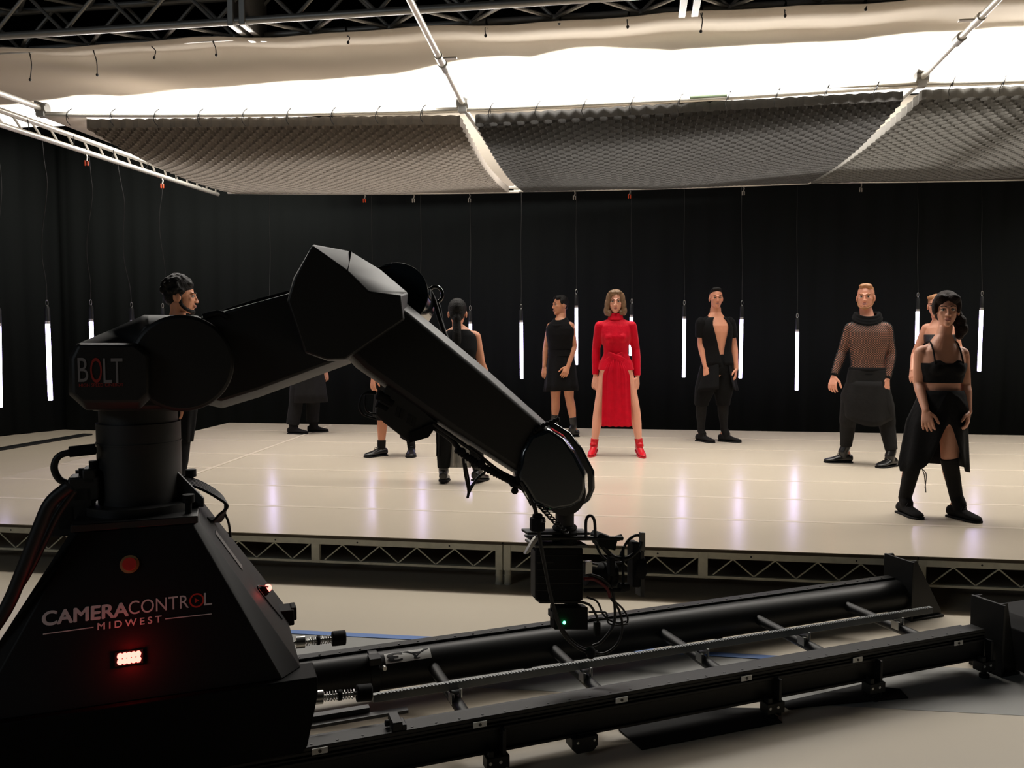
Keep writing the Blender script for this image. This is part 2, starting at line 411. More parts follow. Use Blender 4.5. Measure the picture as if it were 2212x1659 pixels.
# hem cloth between left truss and the left grid
hA, hB = J[0]+V((.0, .05, -.02)), K[0]+V((0, -.02, -.02))
gA = J[0]+V((.28, .0, .02)); gB = K[0]+V((.16, 0, .01))
mb = MB(); n = 17; r0 = []; r1 = []
for i in range(n*6+1):
    f = i/(n*6); r0.append(hA.lerp(hB, f)); r1.append(gA.lerp(gB, f)+S_A*(.035*abs(sin(pi*f*n))-.02)*(1-.5*f))
mb.rings([r0, r1], close=False); tag(mb.build('grid_hem', mHem, solid=.004), 'pale scalloped hem joining the left grid to its truss', 'fabric hem')

# egg crates: fabric grids, cells hanging as real strips
def crate(c00, c10, c01, c11, na, nb, dep, sag, lbl, m=None):
    mb = MB()
    def P(u, v, z):
        p = c00.lerp(c10, u).lerp(c01.lerp(c11, u), v)
        s = sag*(sin(pi*v)**.8 if 0 < v < 1 else 0)*(.55+.45*sin(pi*u)) + .03*sin(u*9)*sin(v*5)*sin(pi*v)
        u_ = abs(sin(pi*u*na/2))
        return p-up*(s+z)
    def scal(u, v): return .0
    for i in range(na+1):
        u = i/na
        for j in range(nb):
            v0, v1 = j/nb, (j+1)/nb; b = (.16/na)*(1 if (i+j) % 2 else -1)
            vm = (v0+v1)/2
            mb.add([P(u, v0, 0), P(u+b, vm, 0), P(u, v1, 0), P(u, v0, dep), P(u+b, vm, dep), P(u, v1, dep)], [(0, 1, 4, 3), (1, 2, 5, 4)])
    for j in range(nb+1):
        v = j/nb
        for i in range(na):
            u0, u1 = i/na, (i+1)/na; b = (.16/nb)*(1 if (i+j) % 2 else -1); um = (u0+u1)/2
            mb.add([P(u0, v, 0), P(um, v+b, 0), P(u1, v, 0), P(u0, v, dep), P(um, v+b, dep*.97), P(u1, v, dep)], [(0, 1, 4, 3), (1, 2, 5, 4)])
    o = mb.build('egg_crate_grid', m or mCrate, fix=False, smooth=0, origin=c00); tag(o, lbl, 'light grid', 'overhead egg crate grids'); return o
def inset(i, e0, e1):
    dj = (J[i+1]-J[i]).normalized(); dk = (K[i+1]-K[i]).normalized()
    f = lambda p, q, t: p.lerp(q, t)
    c00 = J[i]+dj*e0[0]; c10 = J[i+1]-dj*e1[0]; c01 = K[i]+dk*e0[1]; c11 = K[i+1]-dk*e1[1]
    s = (c01-c00).normalized()
    return c00+s*.06-up*.03, c10+s*.06-up*.03, c01-s*.06-up*.005, c11-s*.06-up*.005
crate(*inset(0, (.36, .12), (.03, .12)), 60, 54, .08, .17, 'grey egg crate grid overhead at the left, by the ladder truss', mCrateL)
crate(*inset(1, (.10, .10), (.12, .02)), 60, 54, .08, .17, 'dark egg crate grid overhead between the two cross pipes')
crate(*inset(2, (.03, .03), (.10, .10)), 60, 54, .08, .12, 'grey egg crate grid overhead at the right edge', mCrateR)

# muslin bounce above, its brightly lit part painted as a glowing sheet
TR = 3.78
m0 = onz(-300, 122, 3.82); m1 = onz(1106, 52, 3.82); m2 = onz(2600, -40, 3.82)
W0 = st(-7.6, 0, 0); 
def top(a, b): # cloth: rises gently to the back; a along stage, b from stage front
    return st(a, b, 0)
# near edge of cloth in the stage frame
na0 = [sab(m) for m in (m0, m1, m2)]; print('muslin near edge', na0)
bback = sab(K[1])[1]+.35; zback = 4.62
def bnear(a): # near edge runs along the truss
    (x0, y0), (x1, y1), (x2, y2) = na0
    return y0+(y1-y0)*(a-x0)/(x1-x0) if a < x1 else y1+(y2-y1)*(a-x1)/(x2-x1)
def cloth(a, b, extra=0):
    f = (b-bnear(a))/(bback-bnear(a)); z = 3.82+(zback-3.82)*f
    z += -.010*sin(a*3.3+.8)*(1-f) + .007*sin(a*7.1)*(1-f)
    return st(a, b, z+extra)
def blit(a): # where the lit part of the cloth begins
    return None
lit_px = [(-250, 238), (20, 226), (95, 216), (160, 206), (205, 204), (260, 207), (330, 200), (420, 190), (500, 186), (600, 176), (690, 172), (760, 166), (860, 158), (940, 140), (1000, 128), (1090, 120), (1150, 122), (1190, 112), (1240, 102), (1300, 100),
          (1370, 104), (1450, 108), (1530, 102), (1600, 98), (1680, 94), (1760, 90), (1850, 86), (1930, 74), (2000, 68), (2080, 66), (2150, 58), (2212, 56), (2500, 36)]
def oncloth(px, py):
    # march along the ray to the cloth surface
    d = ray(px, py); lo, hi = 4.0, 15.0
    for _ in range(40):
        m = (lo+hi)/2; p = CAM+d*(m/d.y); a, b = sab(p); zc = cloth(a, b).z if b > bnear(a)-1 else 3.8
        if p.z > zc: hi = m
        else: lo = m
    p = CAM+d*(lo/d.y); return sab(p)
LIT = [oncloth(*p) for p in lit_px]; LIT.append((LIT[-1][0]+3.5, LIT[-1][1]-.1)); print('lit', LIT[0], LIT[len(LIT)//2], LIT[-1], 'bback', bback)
mb = MB(); NA = 90; a_min, a_max = -8.6, 11.5; rows = []
for j in range(13):
    rows.append([])
    for i in range(NA+1):
        a = a_min+(a_max-a_min)*i/NA; b = bnear(a)+(bback-bnear(a))*(j/12)
        if j == 0: b -= .03*(1+sin(a*4.2))*.6
        rows[-1].append(cloth(a, b))
mb.rings(rows, close=False); mz = thing('muslin_ceiling', 'large pale grey muslin cloth stretched overhead beside the box truss, its brightly lit far part painted as glow', 'cloth', cloth(0, 3)); mb.build('muslin', mMuslin, mz, solid=.004, smooth=80)
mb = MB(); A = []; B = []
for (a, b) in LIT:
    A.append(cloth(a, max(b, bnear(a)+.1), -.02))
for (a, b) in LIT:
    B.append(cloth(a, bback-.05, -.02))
mb.rings([A, B], close=False); lab(mb.build('lit_cloth_glow', mLitCloth, mz, smooth=0, fix=False), 'brightly lit white part of the muslin, painted as glow')

# the back of the overhead box: a drop of the same muslin
mb = MB(); rows = []
for z0 in (0, .5, 1):
    rows.append([])
    for i in range(121):
        a = -3.55+12.3*i/120; pz = cloth(a, bback).z; rows[-1].append(st(a, bback+.02*sin(a*5), pz-.03+(3.60-pz)*z0))
mb.rings(rows, close=False); tag(mb.build('muslin_drop', mMuslin, solid=.004, smooth=80), 'drop of pale muslin closing the far side of the overhead light box', 'cloth')

def clip(px, line, c, lbl, r=.02):
    p = on_line(*line, px); g = p-up*.10; t = thing('spring_clamp', lbl, 'clamp', g, 0, 'clamps on the overhead pipes')
    mb = MB(); mb.box(g+V((-.014, 0, -.01)), (.014, .014, .055)); mb.box(g+V((.012, 0, -.012)), (.014, .014, .05)); mb.build('handle', c, t, bevel=.004)
    mb = MB(); mb.tube([g+V((0, 0, .01)), g+V((.01, 0, .05)), p+V((.0, 0, -r-.0))], .008, 8); mb.tube([p+V((-.01, -r, -r)), p+V((.01, -r-.004, 0)), p+V((0, -r, r))], .006, 8); mb.build('jaw', mAlu, t)
kl = lambda i: (K[i]-up*.055, K[i+1]-up*.067)
clip(186, (tA2, tB2), mOrange, 'orange tipped clamp under the left truss, nearer of two', .026); clip(350, (tA2, tB2), mOrange, 'orange tipped clamp under the left truss, farther of two', .026)
clip(787, kl(0), mOrange, 'small orange clamp on the far pipe of the left grid'); clip(1360, kl(1), mOrange, 'small orange clamp on the far pipe of the middle grid')
for px, i, l in ((893, 0, 'small grey clamp on the far pipe left of the first seam'), (1014, 0, 'small grey clamp on the far pipe just left of the first seam'), (1241, 1, 'small grey clamp on the far pipe right of the first seam'),
                    (1606, 1, 'small grey clamp on the far pipe of the middle grid near its right end'), (1860, 2, 'small grey clamp on the far pipe of the right grid')):
    clip(px, kl(i), mAlu, l)
# ------------------------------------------------------------------ black box truss and its ties
ZT = 3.87
def ext(p, q, a, b): d = q-p; return p-d*a, q+d*b
fb0, fb1 = ext(onz(0, 111, ZT), onz(1826, 1, ZT), .35, .45)
nb0, nb1 = ext(onz(0, 80, ZT), onz(1106, 12, ZT), .5, 1.6)
dlt = (nb0-fb0); td = (fb1-fb0).normalized(); tn = V((td.y, -td.x, 0)).normalized(); GW = .30
nb0 = fb0+tn*GW; nb1 = fb1+tn*GW
t = thing('box_truss', 'grey aluminium box truss crossing the top of the room', 'truss', fb0)
for a, b, r in ((fb0, fb1, .025), (nb0, nb1, .027), (fb0+up*.3, fb1+up*.3, .025), (nb0+up*.3, nb1+up*.3, .025)):
    mb = MB(); mb.cyl(a, b, r, seg=16); mb.build('chord', mDarkAlu, t)
def lacing(A, B, off, n, r=.014):
    mb = MB(); L = (B-A)
    for i in range(n):
        p = A+L*(i/n); q_ = A+off+L*((i+.5)/n); s = A+L*((i+1)/n); mb.cyl(p, q_, r, seg=8); mb.cyl(q_, s, r, seg=8)
    return mb
N = 19
for A, B, off in ((fb0, fb1, up*.3), (nb0, nb1, up*.3), (fb0, fb1, tn*GW), (fb0+up*.3, fb1+up*.3, tn*GW)):
    lacing(A, B, off, N).build('lacing', mDarkAlu, t)
for px_ in (520, 1490):
    c = onz(px_, 50 if px_ < 1000 else 5, ZT); f = (c-fb0).dot(td); c = fb0+td*f
    for o_ in (-.045, .045):
        mb = MB(); mb.box(c+td*o_+tn*GW/2+up*.15, (.05, GW+.07, .38), rz=atan2(td.y, td.x)); 
        mb.build('joint_plate', mDarkAlu, t, bevel=.006)
# extra pipe carrying the muslin
for i, (px_, yt, yb, Yo) in enumerate(((65, 108, 172, 0), (210, 104, 162, 0), (333, 95, 125, 0), (467, 88, 119, 0), (752, 70, 92, 0), (1049, 46, 77, 0), (1208, 36, 50, 0),
                             (1356, 28, 58, 0), (1514, 18, 68, 0), (1696, 3, 34, 0), (1870, -8, 20, 0))):
    p = onz(px_, yt, ZT); f = (p-fb0).dot(td); p = fb0+td*f; Y = p.y-.03; p0 = at(px_+2, yt, Y); p1 = at(px_, yb, Y); L = (p1-p0).length
    mb = MB(); mb.tube([p+up*.028+td*.01, p+V((0, -.034, .0)), p-up*.03, p0.lerp(p1, .5)+V((.008*(-1)**i, 0, 0)), p1], .004, 6, smooth=4)
    mb.tube([p+up*.03-td*.012, p+V((.004, -.036, 0)), p-up*.045+td*.01], .004, 6, smooth=4)
    mb.sph(p1, (.011, .011, .013), 8)
    where = ['at the far left', 'second from the left', 'third from the left', 'fourth from the left', 'left of the first cross pipe', 'right of the first cross pipe',
             'short loop near the middle', 'right of the short loop', 'longest at the truss joint', 'left of the rightmost one', 'rightmost above the cross pipe end'][i]
    tag(mb.build('tie_cord', mCord, origin=p), 'black cord dangling from the box truss, '+where, 'cord', 'cords dangling from the truss')

# ------------------------------------------------------------------ hanging tube lights
def tube_light(px, y0, y1, Y, lbl, tilt=0, anchor=None, wav=.02):
    p0, p1 = at(px, y0, Y), at(px+tilt, y1, Y); ax = (p0-p1).normalized()
    t = thing('tube_light', lbl, 'tube light', p1, 0, 'white tube lights hung on wires')
    mb = MB(); mb.tube([p1, p1+ax*.004, p0], .021, 20, True, 0, [.017, .021, .021]); mb.build('tube', mTube, t)
    mb = MB(); mb.cyl(p0, p0+ax*.03, .022); mb.build('collar', mAlu, t)
    mb = MB(); mb.tube([p0+ax*.03, p0+ax*.15, p0+ax*.175], .02, 16, True, 0, [.024, .024, .014]); mb.build('end_cap', mBlackPl, t)
    c = p0+ax*.205; mb = MB(); mb.tube([c+V((.012*cos(q*pi/6), 0, .03*sin(q*pi/6))) for q in range(13)], .0028, 6); mb.build('hook', mSteel, t)
    top_ = anchor or V((p0.x, p0.y, 3.46)); a = c+up*.03; h = top_-a
    pts = [a+h*f+V((wav*sin(f*7+px)*min(1, 4*f, 4*(1-f)), 0, 0)) for f in [i/8 for i in range(9)]]
    mb = MB(); mb.tube(pts, .0035, 6, smooth=4); mb.build('wire', mCord, t)
    return t
for a_ in ((-3, 705, 880, 7.46, 'glowing tube light cut by the left edge of the picture', 3), (103, 700, 865, 7.9, 'fully visible glowing tube light at the far left', 6),
           (197, 695, 845, 8.6, 'glowing tube light whose lower half is hidden by the robot shoulder', 4), (285, 697, 835, 9.3, 'tube light almost hidden behind the robot shoulder, only its cap showing', 3),
           (352, 697, 830, 9.8, 'tube light hung behind the curly haired man', 2),
           (583, 692, 818, 10.4, 'tube light hidden behind the robot upper arm', 1), (803, 690, 808, 10.6, 'tube light hidden behind the robot elbow', 1), (909, 690, 815, 10.4, 'tube light hidden behind the robot forearm', 1),
           (1016, 700, 826, 10.4, 'tube light peeping out over the shoulder of the person seen from behind', 1),
           (1126, 697, 818, 10.4, 'glowing tube light left of the man in the sleeveless shirt', 1), (1245, 665, 788, 10.4, 'glowing tube light between the sleeveless man and the woman in red', 0),
           (1364, 685, 768, 10.4, 'tube light mostly hidden behind the woman in red', -2), (1478, 689, 815, 10.2, 'glowing tube light right of the woman in red', -1),
           (1602, 690, 817, 10.2, 'glowing tube light beside the man in the open coat', -3), (1722, 717, 843, 10.2, 'lowest hanging glowing tube light, alone before the drape', -1),
           (1982, 673, 800, 10.0, 'glowing tube light beside the bearded man, its foot hidden', -3), (2120, 670, 802, 9.9, 'glowing tube light at the far right', -5)):
    left = a_[0] < 360
    if left: anc = on_line(tA2, tB2, {-3: -6, 103: 91, 197: 192, 285: 254, 352: 350}[a_[0]])-up*.02
    else:
        i_ = 0 if a_[0] < 1110 else 1 if a_[0] < 1740 else 2; anc = on_line(K[i_]-up*.07, K[i_+1]-up*.08, a_[0])
    tube_light(a_[0], a_[1], a_[2], a_[3], a_[4], a_[5], anc, .035 if a_[0] < 360 else .006)
# ------------------------------------------------------------------ track frame: u along the track, n away from the camera
TZ = .215
_a, _b = onz(1070, 1544, TZ), onz(2116, 1361, TZ)
TU = (_b-_a).normalized(); TN = V((-TU.y, TU.x, 0)); TO = V((_a.x, _a.y, 0)); TANG = atan2(TU.y, TU.x)
def tw(u, n, z): return TO+TU*u+TN*n+V((0, 0, z))
def T(px, py, n): return onplane(px, py, TO+TN*n, TN)
def uof(p): return (p-TO).dot(TU)
def nof(p): return (p-TO).dot(TN)
mRob = mat('satin black robot paint', (0.006, 0.0062, 0.0065), 0.55, spec=0.7, noise=.1, nscale=4)
mBase = mat('flat black base paint', (0.006, 0.006, 0.0065), 0.6, spec=0.35, noise=.1, nscale=4)
mCarr = mat('flat black carriage paint', (0.005, 0.005, 0.005), 0.6, spec=0.08)
mRobG = mat('gloss charcoal wrist paint', (0.018, 0.026, 0.032), 0.12, coat=.8, spec=.6)
mRail = mat('matt black track steel', (0.009, 0.0095, 0.0095), 0.42, spec=.32, noise=.15, nscale=12, bump=.03, bscale=150)
mRailTop = mat('dark anodised rail', (0.018, 0.018, 0.017), 0.45, metal=.0, spec=.3, noise=.1, nscale=30)
mRubber = mat('black rubber', (0.006, 0.006, 0.0065), 0.75, spec=.25)
mCable = mat('black cable sheath', (0.008, 0.008, 0.009), 0.5)
mWhiteLab = mat('white sticker', (0.75, 0.75, 0.72), 0.5)
mLogoW = mat('white logo print', (0.85, 0.83, 0.82), 0.6)
mLogoR = mat('red logo print', (0.75, 0.05, 0.03), 0.6)
mRedCable = mat('dark red cable', (0.14, 0.012, 0.016), 0.5)
mRedLED = emat('red lamp', (1.0, 0.06, 0.05), 22)
mPinkLED = emat('red lamp core', (1.0, 0.16, 0.125), 5.0)
mGreenLED = emat('green lamp', (0.05, 1.0, 0.25), 14)
uA, uB = uof(onz(640, 1620, TZ)), uof(onz(2128, 1359, TZ))
uF1 = uof(T(1925, 1262, .78))
tubeP0, tubeP1 = onz(654, 1427, TZ), onz(1892, 1260, TZ)
GN = (nof(tubeP0)+nof(tubeP1))/2; print('gauge', GN, nof(tubeP0), nof(tubeP1), 'track ang', math.degrees(TANG), 'uA', uA, uB)
uL = uA-1.1
tr = thing('robot_track', 'long black steel rail track lying on the pale floor', 'rail track', tw(0, .36, 0), TANG)
# near beam
mb = MB(); mb.add([tw(u, n, z) for u in (uL, uB) for n, z in ((0.005, .075), (0.0, .088), (0, .182), (.012, .190), (.13, .190), (.13, .075))],
    [(0,1,2,3,4,5), (11,10,9,8,7,6)]+[(i, (i+6), ((i+1) % 6)+6, (i+1) % 6) for i in range(6)])
mb.build('beam', mRail, tr)
mb = MB(); mb.bar(tw(uL, .035, .203), tw(uB, .035, .203), .070, .024); mb.bar(tw(uL, .02, .196), tw(uB, .02, .196), .045, .012)
nr_ = mb.build('rail', mRailTop, tr, bevel=.002)
mb = MB(); u = uA+.05
while u < uB-.05:
    mb.cyl(tw(u, .018, .2151), tw(u, .018, .2165), .005, seg=8); u += .085
sub(nr_, mb, 'bolt', mBlackPl)
# outer ledge strip
mb = MB(); mb.bar(tw(uL, -.004, .168), tw(uB, -.004, .168), .010, .012); mb.bar(tw(uL, -.003, .085), tw(uB, -.003, .085), .012, .01); mb.build('ledge', mRail, tr, bevel=.002)
# far tube
TR_ = .082; tc_n, tc_z = GN+.02, TZ-.012-TR_
mb = MB(); mb.cyl(tw(uL, tc_n, tc_z), tw(uF1, tc_n, tc_z), TR_, seg=48); mb.build('tube', mRail, tr)
mb = MB(); mb.bar(tw(uL, tc_n+.045, TZ-.012), tw(uF1, tc_n+.045, TZ-.012), .05, .018); fr_ = mb.build('rail', mRailTop, tr, bevel=.002)
mb = MB(); u = uA
while u < uF1-.05:
    mb.cyl(tw(u, tc_n+.035, TZ-.003), tw(u, tc_n+.035, TZ), .005, seg=8); u += .085
sub(fr_, mb, 'bolt', mBlackPl)
# rack
rk0, rk1 = onz(802, 1492, .205), onz(2022, 1314, .205); rn = (nof(rk0)+nof(rk1))/2; print('rack n', nof(rk0), nof(rk1))
mb = MB(); mb.bar(tw(uof(rk0), rn, .189), tw(uof(rk1), rn, .189), .022, .030); mb.build('rack', mRack := mat('galvanised rack', (.26, .27, .27), .4, metal=.4, noise=.15, nscale=15), tr, bevel=.001)
mb = MB(); u = uof(rk0)+.02
while u < uof(rk1)-.02:
    mb.bar(tw(u, rn-.010, .2055), tw(u, rn+.003, .2055), .006, .003); u += .014
mb.build('rack_teeth', mRack, tr)['kind'] = 'stuff'
mb = MB(); mb.bar(tw(uof(rk0)-.42, rn-.06, .150), tw(uof(rk0)+.12, rn-.06, .150), .03, .012); mb.bar(tw(uof(rk0)-.4, rn-.03, .165), tw(uof(rk0)-.02, rn-.03, .165), .03, .02)
mb.build('cable_tray', mat('grey cable tray', (.10, .10, .10), .5), tr)
RUN = [uof(onz(x, y, .13)) for x, y in ((971, 1494), (1245, 1449), (1492, 1409), (1712, 1377), (1915, 1346))]
for i, u in enumerate([uL+.3, RUN[0]-.85]+RUN):
    mb = MB(); mb.cyl(tw(u, .10, .13), tw(u, tc_n-.05, .13), .024, seg=20); rg = mb.build('rung', mRail, tr)
    if i > 1:
        mb = MB(); mb.box(tw(u, rn, .164), (.05, .04, .012), rz=TANG); mb.box(tw(u-.02, rn-.02, .150), (.012, .045, .04), rz=TANG); mb.cyl(tw(u+.015, rn-.03, .15), tw(u+.015, rn-.03, .185), .006, seg=8)
        sub(rg, mb, 'rack_bracket', mSteel, bevel=.001)
# feet
FT = [uof(onz(x, y, .03)) for x, y in ((1072, 1640), (1652, 1522), (1866, 1480), (2108, 1437))]
for i, u in enumerate(FT+[uA-.5]):
    mb = MB(); mb.box(tw(u+.005, -.022, .098), (.014, .034, .150), rz=TANG); mb.box(tw(u-.02, -.02, .060), (.085, .05, .045), rz=TANG)
    mb.box(tw(u-.045, -.026, .085), (.02, .03, .04), rz=TANG); ft = mb.build('foot_bracket', mRail, tr, bevel=.003)
    mb = MB(); mb.cyl(tw(u-.02, -.022, .004), tw(u-.02, -.022, .045), .010, seg=12); mb.cyl(tw(u-.02, -.022, 0), tw(u-.02, -.022, .016), .022, seg=16); sub(ft, mb, 'foot', mRubber)
    mb = MB(); mb.cyl(tw(u-.05, -.048, .064), tw(u-.05, -.04, .064), .006, seg=8); mb.cyl(tw(u-.012, -.048, .064), tw(u-.012, -.04, .064), .006, seg=8); sub(ft, mb, 'bolt', mSteel)
for u in (FT[0]+.4, FT[1]+.25, uA-.2):
    mb = MB(); mb.cyl(tw(u, tc_n, 0), tw(u, tc_n, tc_z-.05), .02, seg=12); mb.build('foot_post', mRail, tr)
# knob box under beam
u = uof(onz(1252, 1600, .05)); mb = MB(); mb.prism([tw(u+a, -.028, z) for a, z in ((-.05, .085), (.055, .085), (.055, .045), (.035, .025), (-.03, .025), (-.05, .045))], TN*.06)
kb = mb.build('stop_box', mRail, tr, bevel=.003)
mb = MB(); mb.cyl(tw(u-.03, -.034, .07), tw(u-.03, -.028, .07), .005, seg=8); mb.cyl(tw(u+.038, -.034, .07), tw(u+.038, -.028, .07), .005, seg=8); sub(kb, mb, 'bolt', mSteel)
# clamp on near beam
u = uof(onz(858, 1560, TZ+.03)); mb = MB(); mb.box(tw(u, .04, TZ+.018), (.035, .085, .03), rz=TANG); mb.box(tw(u+.022, .03, TZ+.01), (.02, .06, .02), rz=TANG)
mb.cyl(tw(u-.035, .045, TZ+.015), tw(u-.02, .045, TZ+.015), .012, seg=12); mb.build('rail_stop', mRail, tr, bevel=.003)
# white number stickers on the outer face
for i, (x, y) in enumerate(((691, 1622), (1037, 1565), (1343, 1512), (1613, 1465), (1853, 1425), (2071, 1389))):
    c = T(x, y, -.011); u = uof(c); z = c.z; mb = MB(); mb.box(tw(u, -.0105, z), (.050, .003, .020), rz=TANG); s_ = mb.build('sticker', mWhiteLab, tr); 
    lab(s_, 'white sticker with a black screw at its centre')
    mb = MB(); mb.cyl(tw(u, -.0145, z), tw(u, -.0119, z), .0055, seg=12); sub(s_, mb, 'screw', mBlackPl)
# tube clamp ring + A3 sticker
ua = uof(T(812, 1420, tc_n-TR_))
mb = MB()
for rr_ in (TR_+.008,):
    mb.tube([tw(ua-.02, tc_n, tc_z), tw(ua+.02, tc_n, tc_z)], rr_, 48)
mb.box(tw(ua, tc_n-.05, tc_z+TR_-.01), (.05, .06, .03), rz=TANG); mb.build('tube_clamp', mRail, tr, bevel=.003)
mb = MB(); mb.cyl(tw(ua+.035, tc_n-.075, tc_z+.045), tw(ua+.035, tc_n-.095, tc_z+.045), .009, seg=10); mb.build('clamp_bolt', mSteel, tr)
def text_mesh(body, ex=.0, off=0.0, shear=0, space=1.0):
    cu = bpy.data.curves.new('t', 'FONT'); cu.body = body; cu.extrude = ex; cu.offset = off; cu.shear = shear; cu.space_character = space; cu.align_x = 'LEFT'
    ob = bpy.data.objects.new('t', cu); COL.objects.link(ob); dg = bpy.context.evaluated_depsgraph_get(); dg.update()
    me = bpy.data.meshes.new_from_object(ob.evaluated_get(dg)); vs = [v.co.copy() for v in me.vertices]; fs = [tuple(p.vertices) for p in me.polygons]
    bpy.data.objects.remove(ob); bpy.data.curves.remove(cu); bpy.data.meshes.remove(me); return vs, fs
def text_on(body, o, ex, ey, width, height, bold=0, **k):
    """flat lettering starting at o, running along ex, rising along ey"""
    vs, fs = text_mesh(body, **k); x0 = min(v.x for v in vs); x1 = max(v.x for v in vs); y0 = min(v.y for v in vs); y1 = max(v.y for v in vs)
    ez = ex.cross(ey); mb = MB(); sx = width/(x1-x0); sy = height/(y1-y0)
    for i, (bx, by) in enumerate([(0, 0), (1, 0), (-1, 0), (0, .8), (0, -.8), (.7, .6), (-.7, -.6)] if bold else [(0, 0)]):
        mb.add([o+ex*((v.x-x0)*sx+bx*bold)+ey*((v.y-y0)*sy+by*bold)+ez*(.0012+v.z+.00012*i) for v in vs], fs)
    return mb
# sticker wraps the tube's upper front
def ontube(u, ang, r=TR_+.0012): return tw(u, tc_n-sin(ang)*r, tc_z+cos(ang)*r)
u0s, u1s = uof(T(800, 1430, tc_n-TR_*.7))+.01, uof(T(888, 1405, tc_n-TR_*.7))
mb = MB(); mb.rings([[ontube(u, .28+.62*k/8) for k in range(9)] for u in (ua+.045, ua+.045+.20)], close=False)
s_ = mb.build('sticker', mWhiteLab, tr, fix=False, smooth=60); lab(s_, 'white sticker printed A3 lying sideways on the round tube')
vs, fs = text_mesh('A3', off=.03); x1 = max(v.x for v in vs); y1 = max(v.y for v in vs)
mb = MB(); mb.add([ontube(ua+.235-v.x/x1*.18, .34+.5*(1-(1-v.y/y1)), TR_+.0024) for v in vs], fs); sub(s_, mb, 'lettering', mBlackPl, fix=False)
# end brackets
def bracket(par, u, n0, ww, hh, nm, gus):
    mb = MB(); mb.prism([tw(u, n0-ww/2, .0), tw(u, n0+ww/2, .0), tw(u, n0+ww/2, hh), tw(u, n0-ww/2, hh)], TU*.014)
    for q_ in (-1, 1):
        nn = n0+q_*(ww/2-.02); mb.prism([tw(u+.014, nn, 0), tw(u+gus, nn, 0), tw(u+gus, nn, .03), tw(u+.05, nn, hh), tw(u+.014, nn, hh)], TN*.01)
    mb.box(tw(u+gus/2, n0, .006), (gus, ww, .012), rz=TANG); o = mb.build(nm, mRail, par, bevel=.002)
    mb = MB(); mb.cyl(tw(u+gus-.03, n0-ww/2+.05, .012), tw(u+gus-.03, n0-ww/2+.05, .055), .012, seg=12); sub(o, mb, 'bolt', mSteel)
bracket(tr, uF1, tc_n, .20, T(1916, 1208, tc_n).z, 'end_bracket', .24)
bracket(tr, uB+.045, .03, .17, T(2125, 1283, .1).z, 'end_bracket', .12)
# floor plates and the case at the right
def plate(px4, lbl):
    mb = MB(); mb.prism([onz(x, y, .001) for x, y in px4], V((0, 0, .005))); tag(mb.build('floor_plate', mRubber, bevel=.001), lbl, 'floor plate', 'black plates under the track')
plate([(1336, 1577), (1386, 1621), (1690, 1562), (1652, 1532), (1560, 1530)], 'black floor plate under the track, nearer of two')
plate([(1680, 1520), (1702, 1532), (1962, 1509), (1944, 1490), (1860, 1480)], 'black floor plate under the track, farther of two')
c0 = tw(uB+.19, -.14, 0)
t = thing('equipment_case', 'black equipment case cut by the right edge, beside the track end', 'case', c0+TU*.35+TN*.2, TANG)
def cb(u, n, z): return c0+TU*u+TN*n+V((0, 0, z))
mb = MB(); mb.prism([cb(.0, 0, .0), cb(.7, 0, 0), cb(.7, 0, .24), cb(.06, 0, .24), cb(0.0, 0, .19)], TN*.32); mb.build('body', mRubber, t, bevel=.004)
mb = MB(); mb.prism([cb(.06, -.004, .20), cb(.7, -.004, .20), cb(.7, -.004, .206), cb(.06, -.004, .206)], TN*.004); mb.build('lid_seam', mRail, t)
# ------------------------------------------------------------------ robot
NC = .37
pc = T(302, 980, NC); UC = uof(pc); print('column u', UC, 'pos', tw(UC, NC, 0))
rb = thing('camera_robot', 'tall black motion control robot arm on a tapered base at the left', 'robot', tw(UC, NC, 0), TANG)
A_ = T(415, 1131, .15); C_ = T(609, 1468, -.03); zt_, zb_ = A_.z, C_.z; ua_, uc_ = uof(A_), uof(C_); print('base', zt_, zb_, ua_, uc_)
nt0, nb0_ = .15, -.03
def q4(u0, u1, n0, n1, z): return [tw(u0, n0, z), tw(u1, n0, z), tw(u1, n1, z), tw(u0, n1, z)]
mu = lambda u: 2*UC-u; mn = lambda n: 2*NC-n
C2 = onz(650, 1441, zb_); C3 = onz(598, 1305, zb_); A2 = T(430, 1128, .18); print('C2', uof(C2), nof(C2), 'C3', uof(C3), nof(C3), 'A2', uof(A2), A2.z)
def base_ring(uf, nf, ur, nr, nb, z):
    h = [(uf, nf), (ur, nr), (ur, nb)]; return [tw(u, n, z) for u, n in h]+[tw(mu(u), n, z) for u, n in reversed(h)]
ur_b, nb_b = uof(C2), min(nof(C3), .72); ur_t = uof(A2)
mb = MB(); mb.rings([base_ring(uc_, nb0_, ur_b, nof(C2), nb_b, zb_), base_ring(ua_, nt0, ur_t, .18, .57, zt_)]); base = mb.build('base', mBase, rb, bevel=.004)
# broad edge strips on the right face
fN = ((tw(mu(uc_), nb0_, zb_)-C_).cross(A_-C_)).normalized()
if fN.dot(TN) > 0: fN = -fN
# lower carriage
cz0, cz1 = .225, zb_
ur = uof(T(686, 1452, -.05))
mb = MB(); mb.prism([tw(mu(ur), -.05, cz1), tw(ur, -.05, cz1), tw(ur+.0, -.05, cz1-.06), tw(ur-.035, -.05, cz0+.02), tw(ur-.05, -.05, cz0), tw(mu(ur), -.05, cz0)], TN*.13)
mb.prism([tw(mu(uc_), .06, cz1), tw(uc_-.02, .06, cz1), tw(uc_-.02, .06, cz0+.01), tw(mu(uc_), .06, cz0+.01)], TN*.60)
car = mb.build('carriage', mCarr, rb, bevel=.005)
for n in (.03, tc_n):
    for u in (ur-.14, mu(ur)+.14):
        mb = MB(); mb.box(tw(u, n, .222), (.14, .10, .03), rz=TANG); sub(car, mb, 'roller_block', mRail, bevel=.004)
